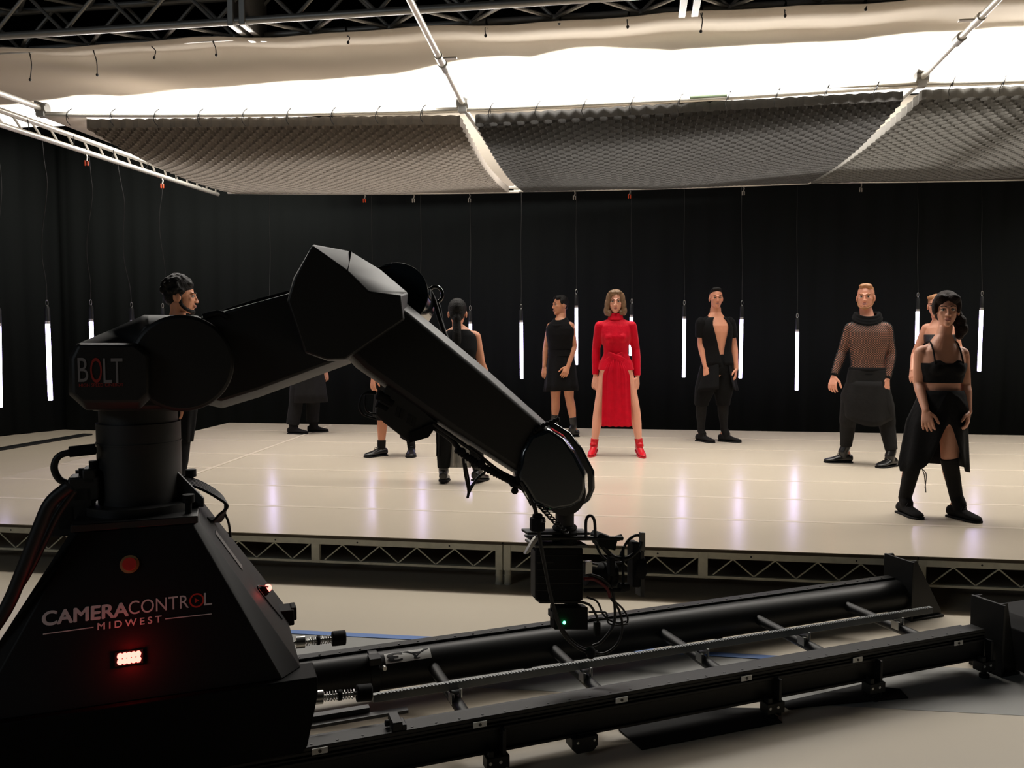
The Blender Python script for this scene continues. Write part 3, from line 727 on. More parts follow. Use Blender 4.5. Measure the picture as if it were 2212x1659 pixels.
# top plate, column
mb = MB(); mb.box(tw(UC, NC, zt_+.012), (2*(ur_t-UC)-.004, 2*(NC-nt0), .024), rz=TANG); mb.build('top_plate', mRob, rb, bevel=.003)
rc = abs(uof(T(395, 980, NC))-UC)*.97
zc1 = T(302, 885, NC).z
mb = MB(); mb.cyl(tw(UC, NC, zt_+.024), tw(UC, NC, zt_+.05), rc+.05, seg=48); mb.cyl(tw(UC, NC, zt_+.05), tw(UC, NC, zc1-.04), rc, seg=48); mb.cyl(tw(UC, NC, zc1-.042), tw(UC, NC, zc1+.08), rc*.93, seg=48)
for z in (T(302, 952, NC).z,): mb.cyl(tw(UC, NC, z-.004), tw(UC, NC, z+.002), rc+.0025, seg=48)
mb.build('column', mRob, rb)
for a in (1.0, 2.2, -.35):
    d = TU*cos(a)+TN*sin(a); c = tw(UC, NC, 0)+d*rc
    mb = MB(); b0 = V((0, 0, zt_+.024)); mb.prism([c+b0-d*.01, c+b0+d*.085, c+b0+d*.085+up*.03, c+b0-d*.01+up*.13], d.cross(up)*.012); mb.build('gusset', mRob, rb, bevel=.002)
for x, y0, y1, n in ((407, 1068, 1126, .20), (412, 1014, 1060, .50), (176, 1015, 1060, .50)):
    a, b = T(x, y1, n), T(x, y0, n); mb = MB(); mb.cyl(a, b, .010, seg=12); mb.cyl(b-up*.026, b, .019, seg=16); mb.build('bolt', mRubber, rb)
# valve cluster at left of the column
t0 = T(175, 1040, NC); 
mb = MB()
for (x, y, sx, sz) in ((185, 1052, .09, .08), (168, 1070, .10, .07), (196, 1025, .04, .05), (150, 1078, .05, .05), (140, 1120, .08, .10), (165, 1110, .10, .09)):
    p = T(x, y, NC-.05); mb.box(p, (sx, .09, sz), rz=TANG)
mb.build('valve_block', mRob, rb, bevel=.006)
mb = MB()
for (x, y) in ((180, 1019), (202, 1003), (150, 1045), (133, 1095)):
    p = T(x, y, NC-.05); mb.cyl(p-up*.03, p+up*.012, .014, seg=12)
mb.build('valve_fitting', mRubber, rb)
def cable(pts, r, nm='cable', m=None, par=None, sm=8, **k):
    mb = MB(); mb.tube(pts, r, 10, smooth=sm); return mb.build(nm, m or mCable, par or rb, smooth=60)
TT = lambda L, n: [T(x, y, n) for x, y in L]
cable(TT([(208, 972), (165, 975), (128, 985), (117, 1010), (128, 1035), (150, 1045)], NC-.08), .011)
mb = MB(); mb.cyl(T(150, 976, NC-.08), T(206, 970, NC-.08), .018, seg=14); mb.build('cable_gland', mRubber, rb)
cable(TT([(150, 1050), (110, 1085), (85, 1140), (50, 1230), (10, 1320), (-60, 1420)], NC-.3), .020, 'hose')
cable(TT([(160, 1060), (125, 1110), (100, 1160), (60, 1240), (18, 1300), (-40, 1360)], NC-.26), .011)
for k in range(6):
    j = k*4; cable(TT([(396, 1030+k*3), (430, 1040+j*.7), (468, 1062+j*.6), (486+k, 1085+j*.4), (484-k*2, 1112), (474-k*3, 1126), (462-k*3, 1118)], NC+.12-.02*k), .0055)
cable(TT([(486, 1110), (494, 1130), (498, 1160)], NC+.1), .0045)
# lettering on the sloping base front
def facept(px, py, off=.0):
    return onplane(px, py, C_+fN*off, fN)
def logo(body, p0, p1, htpx, m, name, par, label=None, **k):
    """lettering between two pixels on the base front"""
    a, b = facept(*p0), facept(*p1); ex = (b-a).normalized(); ey = fN.cross(ex).normalized() if fN.cross(ex).z > 0 else -fN.cross(ex).normalized()
    h = (facept(p0[0], p0[1]-htpx)-a).length
    o = text_on(body, a, ex, ey, (b-a).length, h, **k); o_ = sub(par, o, name, m, fix=False)
    if label: lab(o_, label)
    return ex, ey
# rows measured from the photograph: bold CAMERA, thin CONTR(O)L, MIDWEST
ex_, ey_ = logo('CAMERA', (92, 1352), (277, 1330), 30, mLogoW, 'lettering', base, 'bold white CAMERA lettering', bold=.0022)
logo('CONTR', (278, 1328), (408, 1313), 29, mLogoW, 'lettering', base, 'thin white CONTR lettering')
logo('L', (441, 1308), (458, 1306), 27, mLogoW, 'lettering', base, 'thin white L closing the lettering')
logo('MIDWEST', (211, 1361), (349, 1344), 15, mLogoW, 'lettering', base, 'small white MIDWEST lettering', space=1.5, bold=.0006)
def ringm(c, r0, r1, ex, ey, n=40, off=.0016):
    mb = MB(); ez = ex.cross(ey); ri = [c+(ex*cos(2*pi*i/n)+ey*sin(2*pi*i/n))*r0+ez*off for i in range(n)]; ro = [c+(ex*cos(2*pi*i/n)+ey*sin(2*pi*i/n))*r1+ez*off for i in range(n)]
    mb.rings([ri, ro], True, (False, False)); return mb
oc = facept(425, 1297); rr = (facept(441, 1297)-oc).length
mb = ringm(oc, rr*.78, rr, ex_, ey_); mb.add([oc+ex_*rr*.35+fN*.0016, oc-ex_*rr*.25+ey_*rr*.35+fN*.0016, oc-ex_*rr*.25-ey_*rr*.35+fN*.0016], [(0, 1, 2)])
lab(sub(base, mb, 'lettering', mLogoR, fix=False), 'red ring with a small triangle standing for the O')
for a, b in (((93, 1370), (202, 1355)), ((357, 1337), (457, 1326))):
    mb = MB(); p, q_ = facept(*a), facept(*b); mb.bar(p+fN*.001, q_+fN*.001, .002, .003, up=ey_); lab(sub(base, mb, 'logo_line', mLogoW), 'thin white rule beside the small lettering')
# e-stop style red button
bc = facept(280, 1219); rr = (facept(301, 1219)-bc).length
mb = MB(); mb.cyl(bc, bc+fN*.004, rr, seg=32); bo = sub(base, mb, 'warning_disc', mat('olive label', (.42, .26, .10), .6)); 
mb = ringm(bc+fN*.003, 0.0005, rr*.72, ex_, ey_, off=.002); mb2 = MB(); mb2.cyl(bc+fN*.004, bc+fN*.012, rr*.72, seg=32)
lab(sub(base, mb2, 'stop_button', mat('red button', (.75, .05, .04), .45)), 'round red button on a yellowish disc')
# red lamp
lc = facept(279, 1421, .012); 
mb = MB(); mb.box(facept(279, 1421, .006), (.078, .012, .040), rot=Matrix((ex_, fN, ey_)).transposed().to_quaternion()); sub(base, mb, 'lamp_housing', mRubber)
mb = MB()
for i in range(5):
    for j in range(2):
        p = facept(279, 1421, .014)+ex_*((i-2)*.0125)+ey_*((j-.5)*.016); mb.sph(p, (.0085, .0085, .0095), 10)
lab(sub(base, mb, 'warning_lamp', mPinkLED), 'glowing red rectangular lamp')
def plight(p, e, c, r):
    l = bpy.data.lights.new('lamp', 'POINT'); l.energy = e; l.color = c; l.shadow_soft_size = r; o = bpy.data.objects.new('lamp', l); COL.objects.link(o); o.location = p; return o
plight(facept(279, 1421, .034), 0.42, (1, .01, .01), .015)
# right slanted face: lamp, label, bumper
rA, rC = tw(ur_t, .18, zt_), C2; rB = tw(ur_b, nb_b, zb_)
rN = (rB-rC).cross(rA-rC).normalized(); rN = rN if rN.dot(TU) > 0 else -rN
def rface(n, f, off=.0):  # n in track frame, f from 0 bottom to 1 top
    return tw(ur_b+(ur_t-ur_b)*f, n, zb_+(zt_-zb_)*f)+rN*off
mb = MB(); pts = [rface(.06, .38, .002), rface(.12, .38, .002), rface(.20, .92, .002), rface(.16, .92, .002)]; 
mb.prism([rface(.30, .56, .001), rface(.36, .56, .001), rface(.36, .84, .001), rface(.30, .84, .001)], rN*.002); lab(sub(base, mb, 'label_plate', mat('pale printed label', (.16, .155, .15), .5, noise=.5, nscale=60)), 'pale printed label on the sloping side')
pl_ = T(570, 1273, .25); pf = onplane(566, 1279, rC, rN)
mb = MB(); mb.cyl(pf+rN*.0, pf+rN*.015, .020, seg=20); mb.cyl(pf+rN*.015, pf+rN*.022, .017, seg=20); sub(base, mb, 'lamp_housing', mRubber)
mb = MB(); mb.sph(pf+rN*.024, .0145, 14); lab(sub(base, mb, 'warning_lamp', mPinkLED), 'small glowing red lamp on the sloping side')
plight(pf+rN*.05-TN*.035, .06, (1, .01, .01), .008)
cable([pf+rN*.03, rface(.30, .42, .01), rface(.33, .30, .004), rface(.36, .12, .004)], .003)
mb = MB(); c = T(616, 1328, .52); mb.box(c, (.06, .09, .06), rz=TANG); mb.box(c+TU*.03+up*.01, (.02, .07, .05), rz=TANG); mb.box(c-up*.06-TU*.01, (.04, .05, .06), rz=TANG); mb.build('side_connector', mRubber, rb, bevel=.004)
# spring buffers
def buffer(p0, p1, rend):
    p0, p1 = V(p0), V(p1); d = (p1-p0).normalized(); L = (p1-p0).length; a = d.cross(up).normalized(); b = a.cross(d)
    mb = MB(); mb.cyl(p0-d*.03, p1, .007, seg=12); mb.cyl(p0-d*.02, p0+d*.015, .024, seg=20); o = mb.build('buffer_rod', mSteel, rb)
    mb = MB(); n = 90; mb.tube([p0+d*(.015+(L-.02)*i/n)+(a*cos(i*.75)+b*sin(i*.75))*.0155 for i in range(n+1)], .0022, 6); sub(o, mb, 'spring', mSteel)
    mb = MB(); mb.cyl(p0+d*L*.5, p0+d*L*.62, .019, seg=16); mb.cyl(p1, p1+d*.055, rend, seg=24); sub(o, mb, 'rubber_pad', mRubber, bevel=.004)
buffer(T(650, 1387, tc_n-.1), T(717, 1380, tc_n-.1), .030)
buffer(T(688, 1506, .2), T(770, 1498, .2), .030)

# shoulder housing
def loft_poly(name, polys, m, par=None, bevel=.006, **k):
    mb = MB(); mb.rings([[T(x, y, n) for x, y in P_] for P_, n in polys]); return mb.build(name, m, par or rb, bevel=bevel, **k)
F1 = [(168, 742), (295, 742), (312, 700), (420, 722), (470, 790), (455, 850), (400, 882), (200, 886), (186, 880), (160, 850)]
F2 = [(168, 742), (240, 712), (312, 680), (428, 681), (482, 730), (486, 820), (440, 880), (400, 888), (200, 888), (180, 870)]
sh = loft_poly('shoulder_housing', [(F1, .17), (F2, .28), (F2, .56), ([(x*.96+12, y*.97+24) for x, y in F2], .62)], mRob, bevel=.012)
G1 = [(170, 746), (290, 746), (318, 768), (320, 850), (300, 868), (178, 868), (158, 850), (156, 775)]
G2 = [(166, 741), (297, 741), (325, 764), (327, 860), (302, 884), (186, 886), (148, 852), (148, 772)]
cv = loft_poly('rear_cover', [(G1, .10), (G2, .125), (G2, .30)], mRob, bevel=.006)
# barrel top catching the light, and the round joint cap
mb = MB(); p = T(395, 785, .14); rj = .155
mb.cyl(tw(uof(p), .14, p.z), tw(uof(p), .56, p.z), rj, seg=56); mb.build('joint_barrel', mRob, rb, bevel=.012)
# BOLT lettering
bp0, bp1 = T(168, 828, .098), T(266, 830, .098); exb = TU
def tl(body, x0, x1, y0, y1, m, lb=None, **k):
    a, b = T(x0, y1, .0985), T(x1, y1, .0985); h = (T(x0, y0, .0985)-a).length
    mb = text_on(body, a, TU, up, (b-a).length, h, **k); o = sub(cv, mb, 'lettering', m, fix=False); lab(o, lb); return o
mDimW = mat('dim white print', (.30, .29, .30), .6); mDimR = mat('dim red print', (.42, .04, .03), .6)
tl('B', 169, 191, 773, 825, mDimW, 'white letter B'); tl('O', 196, 221, 773, 827, mDimR, 'red letter O')
tl('L', 224, 242, 774, 828, mDimW, 'white letter L'); tl('T', 241, 266, 774, 828, mDimW, 'white letter T')
tl('HIGH SPEED CINEBOT', 171, 267, 829, 836, mDimR, 'tiny red line of lettering')
# upper arm: faceted beam, its underside turned to the stage
U1 = [(432, 687), (622, 635), (790, 588), (790, 745), (750, 770), (556, 842), (478, 866), (446, 860)]
U2 = [(432, 684), (622, 632), (790, 585), (790, 760), (756, 786), (560, 858), (480, 882), (446, 874)]
loft_poly('upper_arm', [(U1, .24), (U2, .40), (U2, .54)], mRob, bevel=.008)
# elbow cover
E1 = [(675, 530), (716, 560), (750, 584), (796, 629), (866, 638), (872, 690), (745, 776), (706, 777), (660, 761), (622, 650), (636, 602)]
E2 = [(676, 528), (757, 543), (821, 582), (878, 630), (881, 634), (877, 692), (750, 780), (708, 780), (658, 763), (620, 650), (634, 600)]
el = loft_poly('elbow_cover', [(E1, .06), (E2, .22), (E2, .46)], mRob, bevel=.006)
mb = MB(); mb.bar(T(757, 543, .217)-TN*.002, T(749, 586, .06)-TN*.002, .008, .004); lab(sub(el, mb, 'panel_gap', mRubber), 'dark panel gap across the lit bevel')
# far elbow motor and cable ring
mb = MB(); p = T(868, 655, .5); q_ = T(840, 640, .5); mb.tube([tw(uof(q_), .40, q_.z), tw(uof(p), .50, p.z), tw(uof(p), .56, p.z), tw(uof(p), .62, p.z)], .1, 40, True, 0, [.13, .13, .10, .03])
mb.build('elbow_motor', mRobG, rb, bevel=.004)
mb = MB(); c = T(941, 636, .46); mb.tube([c+TU*.028*cos(i*pi/12)+up*.030*sin(i*pi/12) for i in range(25)], .007, 10); mb.build('cable_ring', mRobG, rb)
cable(TT([(815, 582), (850, 578), (890, 592), (925, 625), (938, 650), (950, 690), (965, 735)], .44), .009)
cable(TT([(825, 586), (862, 586), (900, 606), (930, 640), (948, 660), (956, 700), (970, 740)], .46), .006)
cable(TT([(430, 690), (520, 660), (600, 637), (640, 628)], .30), .006); cable(TT([(452, 698), (530, 682), (600, 664)], .27), .005)
cable(TT([(438, 684), (470, 676), (490, 684)], .24), .010)
# forearm: tapering box with broad bevels
fa0, fa1 = T(806, 706, .24), T(1160, 975, .24); ax = (fa1-fa0).normalized(); pr = TN.cross(ax); pr = pr if pr.z > 0 else -pr
PXM = (T(906, 706, .24)-T(806, 706, .24)).length/100
def sect(c, h, w_):
    P_ = [(.35, 1), (.8, 1), (1, .8), (1, -.8), (.7, -1), (-.8, -1), (-1, -.92), (-1, .66)]
    return [c+TN*(x*w_)+pr*(y*h) for x, y in P_]
mb = MB(); ra = [sect(fa0-ax*.05, 78*PXM, .10), sect(fa0+ax*.05, 88*PXM, .115), sect(fa0.lerp(fa1, .55), 82*PXM, .112), sect(fa1, 69*PXM, .105)]
mb.rings(ra); mb.build('forearm', mRob, rb, bevel=.012)
# wrist fairing: two glossy plates round a boss
W = [(1196, 912), (1232, 934), (1258, 968), (1284, 1018), (1285, 1055), (1274, 1082), (1250, 1096), (1205, 1103), (1160, 1085), (1140, 1052), (1120, 1028), (1130, 965), (1152, 928)]
Wn = [(x-14, y+6) for x, y in W]
Wi = [(1200+(x-1200)*.86-10, 1020+(y-1020)*.90+6) for x, y in W]
loft_poly('wrist_fairing', [(Wi, .115), (Wn, .180), (Wn, .225), ], mRobG, bevel=.010)
loft_poly('wrist_fairing', [(W, .285), (W, .335), (Wi, .36)], mRobG, bevel=.010)
mb = MB(); p = T(1196, 1056, .25); rw = 50*PXM; mb.cyl(tw(uof(p), .124, p.z), tw(uof(p), .35, p.z), rw*.96, seg=48); wr = mb.build('wrist_hub', mRob, rb, bevel=.003)
mb = MB(); mb.tube([tw(uof(fa1), .24, fa1.z)+ax*.02, tw(uof(p), .24, p.z)], .085, 24); mb.build('wrist_core', mRob, rb)
# dark ribbed collar between forearm and wrist
mb = MB()
for k in range(24):
    f = k/23; pth = [(1205, 906), (1160, 925), (1135, 965), (1122, 1010), (1118, 1035)]; x, y = lerp_list([V(q) for q in pth], f)
    mb.sph(T(x, y, .130), (.008, .010, .010), 8)
mb.build('ribbed_seal', mRubber, rb)
mb = MB()
for k in range(10):
    f = k/9; c = T(1150+f*55, 928-f*20, .15+.12*f); mb.sph(c, (.008, .010, .008), 8)
mb.build('ribbed_seal', mRubber, rb)
# wrist output: vertical spindle and bellows
ps = T(1220, 1100, .25); us = uof(ps); zb0 = T(1220, 1135, .25).z
mb = MB(); mb.cyl(tw(us, .25, ps.z+.05), tw(us, .25, zb0), .037, seg=32); mb.build('spindle', mRob, rb)
mb = MB(); z = zb0
for k in range(9): mb.cyl(tw(us, .25, z), tw(us, .25, z-.008), .046+.004*(k % 2), .05-.004*(k % 2), seg=28); z -= .008
mb.build('bellows', mRubber, rb); zfl = z
# electronics box and hoses slung under the forearm
X1 = [(815, 872), (835, 832), (872, 852), (945, 912), (940, 925), (926, 944), (884, 956), (828, 912), (812, 896)]
eb = loft_poly('electronics_box', [(X1, .16), (X1, .30)], mRob, bevel=.004)
for (x, y) in ((862, 890), (870, 894), (886, 906), (896, 912)):
    mb = MB(); mb.prism([T(x-3, y-12, .158), T(x+4, y-9, .158), T(x-1, y+12, .158), T(x-8, y+8, .158)], TN*.004); sub(eb, mb, 'port_cover', mRailTop)
mb = MB(); mb.prism([T(x, y, .15) for x, y in ((886, 935), (938, 912), (945, 918), (926, 945), (884, 957))], TN*.15); sub(eb, mb, 'vent_cover', mRubber, bevel=.002)
mb = MB(); c = T(822, 862, .2)
for dx, dy, s in ((0, 0, .03), (10, 8, .026), (-2, 20, .022)): mb.tube([T(822+dx-6, 862+dy-10, .17), T(822+dx+16, 862+dy+2, .17)], s*.6, 14)
mb.build('cable_connector', mRubber, rb)
cable(TT([(812, 850), (785, 852), (776, 875), (785, 895), (812, 905)], .2), .004); cable(TT([(812, 846), (792, 848), (788, 872), (795, 890), (815, 895)], .22), .0035)
cable(TT([(940, 925), (975, 950), (1005, 985), (1050, 1012), (1100, 1040), (1135, 1060), (1150, 1090)], .17), .010, 'hose')
cable(TT([(935, 915), (980, 945), (1030, 980), (1075, 1015), (1120, 1038)], .15), .007)
mb = MB(); P_ = spline(TT([(985, 970), (1030, 1000), (1078, 1026), (1118, 1042)], .15), 30)
mb.tube(P_, .012, 12, rr=[.0145 if (i//2) % 2 else .0115 for i in range(len(P_))]); mb.build('corrugated_hose', mRubber, rb, smooth=30)
mb = MB(); P_ = spline(TT([(1118, 1042), (1140, 1060), (1165, 1090), (1190, 1118), (1222, 1150)], .15), 30)
mb.tube([p+ (TU*cos(i*1.1)+up*sin(i*1.1)*.4+TN*sin(i*1.1))*.012 for i, p in enumerate(P_)], .003, 6); mb.build('coiled_cable', mCable, rb)
cable(TT([(1000, 990), (1006, 1030), (1012, 1060), (1010, 1075), (1014, 1062), (1030, 1035), (1048, 1020)], .16), .005)
cable(TT([(1005, 1000), (1013, 1040), (1012, 1066), (1018, 1050), (1040, 1025)], .18), .004)
mb = MB()
for x, y in ((1108, 1045), (1112, 1060), (998, 975), (1040, 1000)): mb.sph(T(x, y, .14), (.014, .012, .014), 10)
mb.build('cable_clamp', mRubber, rb)
cable(TT([(1125, 1040), (1140, 1065), (1155, 1100), (1160, 1130), (1168, 1180), (1178, 1230), (1190, 1290), (1205, 1345), (1225, 1380), (1260, 1405), (1295, 1412)], .12), .006)
cable(TT([(1130, 1045), (1148, 1072), (1160, 1110), (1165, 1150), (1176, 1210), (1186, 1265), (1200, 1320), (1218, 1362), (1250, 1395), (1290, 1408)], .14), .005)
mb = MB(); c = T(1161, 1130, .12); mb.cyl(c-up*.028, c+up*.022, .030, seg=8); mb.cyl(c+up*.022, c+up*.035, .02, seg=8); jb = mb.build('junction_box', mRubber, rb, bevel=.004)
mb = text_on('R3', T(1168, 1130, .088), TU, up, .02, .014); lab(sub(jb, mb, 'lettering', mDimW, fix=False), 'small pale R3 marking')

# ------------------------------------------------------------------ camera rig hanging from the robot
NR = .25
mPlate = mat('dull silver plate', (.16, .155, .14), .45, metal=.3)
cr = thing('cinema_camera', 'black cinema camera rig with lens and matte box hanging from the robot wrist', 'camera', tw(us, NR, T(1220, 1360, NR).z), TANG)
def cbx(x0, y0, x1, y1, n0, n1, name, m=None, bevel=.003, par=None):
    a, b, c, d = T(x0, y0, n0), T(x1, y0, n0), T(x1, y1, n0), T(x0, y1, n0); mb = MB(); mb.prism([a, b, c, d], TN*(n1-n0)); return mb.build(name, m or mRob, par or cr, bevel=bevel)
cbx(1140, 1150, 1275, 1156, NR-.035, NR+.035, 'top_plate'); cbx(1146, 1163, 1282, 1168, NR-.035, NR+.035, 'rod_plate'); cbx(1156, 1178, 1272, 1184, NR-.05, NR+.06, 'dovetail', mPlate)
for n in (NR-.045, NR+.03):
    mb = MB(); mb.cyl(T(1150, 1161, n), T(1400, 1161, n) if False else T(1345, 1163, n), .008, seg=14); mb.build('support_rod', mRailTop, cr)
mb = MB(); mb.cyl(tw(us, NR, zfl+.004), tw(us, NR, T(1220, 1152, NR).z), .05, seg=32); mb.build('mount', mRubber, cr)
bd = cbx(1160, 1184, 1260, 1298, NR-.03, NR+.03, 'body', mRubber, .006)
for k in range(6):
    mb = MB(); y = 1200+k*15; mb.prism([T(1160, y, NR-.0315), T(1196 if k % 2 else 1256, y, NR-.0315), T(1196 if k % 2 else 1256, y+1.6, NR-.0315), T(1160, y+1.6, NR-.0315)], TN*.002); sub(bd, mb, 'panel_line', mRailTop)
cbx(1166, 1298, 1256, 1304, NR-.025, NR+.03, 'base_plate'); cbx(1156, 1190, 1163, 1292, NR-.02, NR+.03, 'back_panel'); cbx(1224, 1304, 1250, 1313, NR-.03, NR-.005, 'spacer')
bt = cbx(1198, 1312, 1271, 1361, NR-.055, NR-.005, 'battery', mRubber, .005)
cbx(1194, 1322, 1200, 1338, NR-.05, NR+.0, 'latch'); 
mb = MB(); mb.sph(T(1219, 1345, NR-.057), .0065, 12); lab(sub(bt, mb, 'status_light', mGreenLED), 'small bright green status light')
mb = MB(); mb.prism([T(1158, 1160, NR-.09), T(1165, 1163, NR-.09), T(1142, 1196, NR-.09), T(1134, 1198, NR-.09), T(1150, 1170, NR-.09)], TN*.02); mb.build('lever', mAlu, cr, bevel=.002)
# lens block, arm and matte box to the right
mb = MB(); mb.cyl(T(1264, 1240, NR), T(1310, 1240, NR), .046, seg=32); mb.cyl(T(1310, 1240, NR), T(1324, 1240, NR), .052, seg=32); mb.cyl(T(1300, 1240, NR), T(1306, 1240, NR), .050, seg=40); mb.build('lens', mRubber, cr, bevel=.002)
for x in (1362, 1372):
    pass
cbx(1385, 1151, 1394, 1192, NR-.04, NR-.02, 'matte_flag', mPlate, .001); cbx(1384, 1192, 1392, 1290, NR-.045, NR+.0, 'matte_box_frame', None, .002)
mb = MB(); a = T(1378, 1215, NR); mb.tube([T(1366, 1225, NR-.02), T(1384, 1225, NR-.02)], .07, 28, rr=[.040, .052]); mb.build('matte_box', mRubber, cr, smooth=30)
cbx(1368, 1172, 1384, 1270, NR-.045, NR+.01, 'filter_stage', mRubber, .006)
mb = MB(); mb.prism([T(1290, 1160, NR-.05), T(1298, 1152, NR-.05), T(1335, 1166, NR-.05), T(1330, 1190, NR-.05), T(1296, 1182, NR-.05)], TN*.07); mb.build('focus_motor', mRubber, cr, bevel=.004)
mb = MB(); mb.cyl(T(1332, 1163, NR-.02), T(1343, 1160, NR-.02), .012, seg=14); mb.build('knob', mRubber, cr)
cbx(1318, 1205, 1330, 1245, NR-.08, NR-.05, 'lens_gear', mRubber, .004)
mb = MB(); mb.cyl(T(1346, 1180, NR-.06), T(1346, 1272, NR-.06), .006, seg=10); mb.cyl(T(1262, 1275, NR-.06), T(1350, 1274, NR-.06), .008, seg=12); mb.cyl(T(1338, 1268, NR-.06), T(1356, 1268, NR-.06), .017, seg=16)
mb.build('lower_rod', mRubber, cr)
mb = MB(); mb.cyl(T(1262, 1215, NR-.05), T(1290, 1222, NR-.06), .008, seg=10); mb.box(T(1270, 1225, NR-.06), (.03, .02, .05), rz=TANG); mb.build('connector', mSteel, cr, bevel=.002)
def cc(L, n, r, nm='cable', m=None): cable(TT(L, n), r, nm, m, cr)
cc([(1266, 1165), (1266, 1125), (1275, 1114), (1284, 1125), (1286, 1160)], NR-.05, .006)
cc([(1288, 1160), (1310, 1190), (1330, 1205), (1358, 1205), (1380, 1185), (1386, 1170)], NR-.04, .010)
cc([(1284, 1170), (1300, 1200), (1325, 1215), (1350, 1212), (1372, 1190)], NR+.02, .005); cc([(1340, 1200), (1355, 1170), (1372, 1157), (1386, 1158)], NR-.02, .006)
cc([(1270, 1240), (1300, 1250), (1320, 1270), (1328, 1310), (1325, 1350), (1300, 1385), (1280, 1395)], NR-.06, .006)
cc([(1262, 1250), (1285, 1252), (1310, 1270), (1318, 1290)], NR-.065, .007, 'red_cable', mRedCable)
cc([(1318, 1290), (1338, 1320), (1344, 1360), (1330, 1395), (1300, 1412), (1260, 1400)], NR-.05, .005)
cc([(1268, 1290), (1290, 1300), (1305, 1330), (1330, 1345), (1352, 1342)], NR-.04, .004)
cc([(1320, 1292), (1345, 1315), (1356, 1335), (1350, 1348), (1325, 1342), (1300, 1335), (1272, 1338)], NR-.03, .004)
cc([(1272, 1322), (1300, 1322), (1310, 1325), (1314, 1345), (1330, 1350), (1355, 1348)], NR-.05, .0035)
cc([(1256, 1300), (1275, 1308), (1288, 1330), (1292, 1345)], NR-.06, .005); cbx(1286, 1345, 1298, 1375, NR-.07, NR-.05, 'plug', mRubber, .003)
mb = MB(); c = T(1276, 1410, .10); mb.sph(c, (.02, .02, .025), 12); mb.build('cable_knot', mRubber, cr)
# ------------------------------------------------------------------ people
def skinmat(n, c):
    m = mat(n, (min(.84, c[0]*1.22), c[1]*.98, c[2]*.85), .5, noise=.05, nscale=30); b = m.node_tree.nodes['Principled BSDF']
    b.inputs['Subsurface Weight'].default_value = .08; b.inputs['Subsurface Radius'].default_value = (.02, .008, .004); return m
def cloth_m(n, c, r=.9, sheen=.02, bump=.3): return mat(n, c, r, noise=.25, nscale=14, bump=bump, bscale=30, sheen=sheen, spec=.12)
mBlackCl = cloth_m('black cloth', (.0065, .0065, .007)); mCharCl = cloth_m('charcoal cloth', (.0135, .013, .013)); mGreyCl = cloth_m('pale grey sheer cloth', (.33, .32, .30))
mRed = cloth_m('red velvet', (.62, .002, .020), .6, .10, .5); mRedL = mat('red leather', (.60, .006, .014), .3, spec=.5)
mLeather = mat('black leather', (.010, .010, .010), .28, spec=.5, bump=.05, nscale=20); mSuede = cloth_m('black suede', (.013, .012, .012))
mHairB = mat('black hair', (.006, .005, .0045), .6, spec=.2, noise=.3, nscale=60, bump=.5, bscale=120); mHairBr = mat('dark brown hair', (.016, .009, .007), .65, spec=.15, noise=.4, nscale=60, bump=.6, bscale=110)
mHairBl = mat('ash blonde hair', (.22, .125, .065), .45, noise=.45, nscale=30, bump=.6, bscale=90); mHairG = mat('ginger blond hair', (.42, .19, .08), .5, noise=.35, nscale=50, bump=.5, bscale=110)
mEyeW = mat('eye white', (.55, .52, .48), .3); mIris = mat('dark iris', (.02, .012, .008), .2)
def lipm(c): return mat('lips', c, .45)
def fishnet():
    m = bpy.data.materials.new('black fishnet'); m.use_nodes = True; nt = m.node_tree; b = nt.nodes['Principled BSDF']; b.inputs['Base Color'].default_value = (.012, .011, .010, 1); b.inputs['Roughness'].default_value = .8
    out = nt.nodes['Material Output']; tc = nt.nodes.new('ShaderNodeTexCoord'); mp = nt.nodes.new('ShaderNodeMapping'); nt.links.new(tc.outputs['Object'], mp.inputs[0])
    vals = []
    for ang in (45, -45):
        # diagonal threads measured in the surface's side/height directions
        sx = nt.nodes.new('ShaderNodeSeparateXYZ'); nt.links.new(mp.outputs[0], sx.inputs[0])
        h = nt.nodes.new('ShaderNodeMath'); h.operation = 'ADD' if ang > 0 else 'SUBTRACT'; nt.links.new(sx.outputs[0], h.inputs[0]); nt.links.new(sx.outputs[2], h.inputs[1])
        s = nt.nodes.new('ShaderNodeMath'); s.operation = 'MULTIPLY'; s.inputs[1].default_value = 46; nt.links.new(h.outputs[0], s.inputs[0])
        f = nt.nodes.new('ShaderNodeMath'); f.operation = 'FRACT'; nt.links.new(s.outputs[0], f.inputs[0])
        l = nt.nodes.new('ShaderNodeMath'); l.operation = 'LESS_THAN'; l.inputs[1].default_value = .36; nt.links.new(f.outputs[0], l.inputs[0]); vals.append(l)
    mx = nt.nodes.new('ShaderNodeMath'); mx.operation = 'MAXIMUM'; nt.links.new(vals[0].outputs[0], mx.inputs[0]); nt.links.new(vals[1].outputs[0], mx.inputs[1])
    tr_ = nt.nodes.new('ShaderNodeBsdfTransparent'); ms = nt.nodes.new('ShaderNodeMixShader')
    nt.links.new(mx.outputs[0], ms.inputs[0]); nt.links.new(tr_.outputs[0], ms.inputs[1]); nt.links.new(b.outputs[0], ms.inputs[2]); nt.links.new(ms.outputs[0], out.inputs[0]); return m
MALE = [(-.30, .06, .06), (-.24, .125, .10), (-.08, .165, .12), (.08, .155, .112), (.3, .138, .102), (.5, .150, .110), (.72, .172, .122), (.86, .172, .115), (.96, .145, .095), (1.04, .10, .075), (1.12, .060, .060), (1.2, .055, .056)]
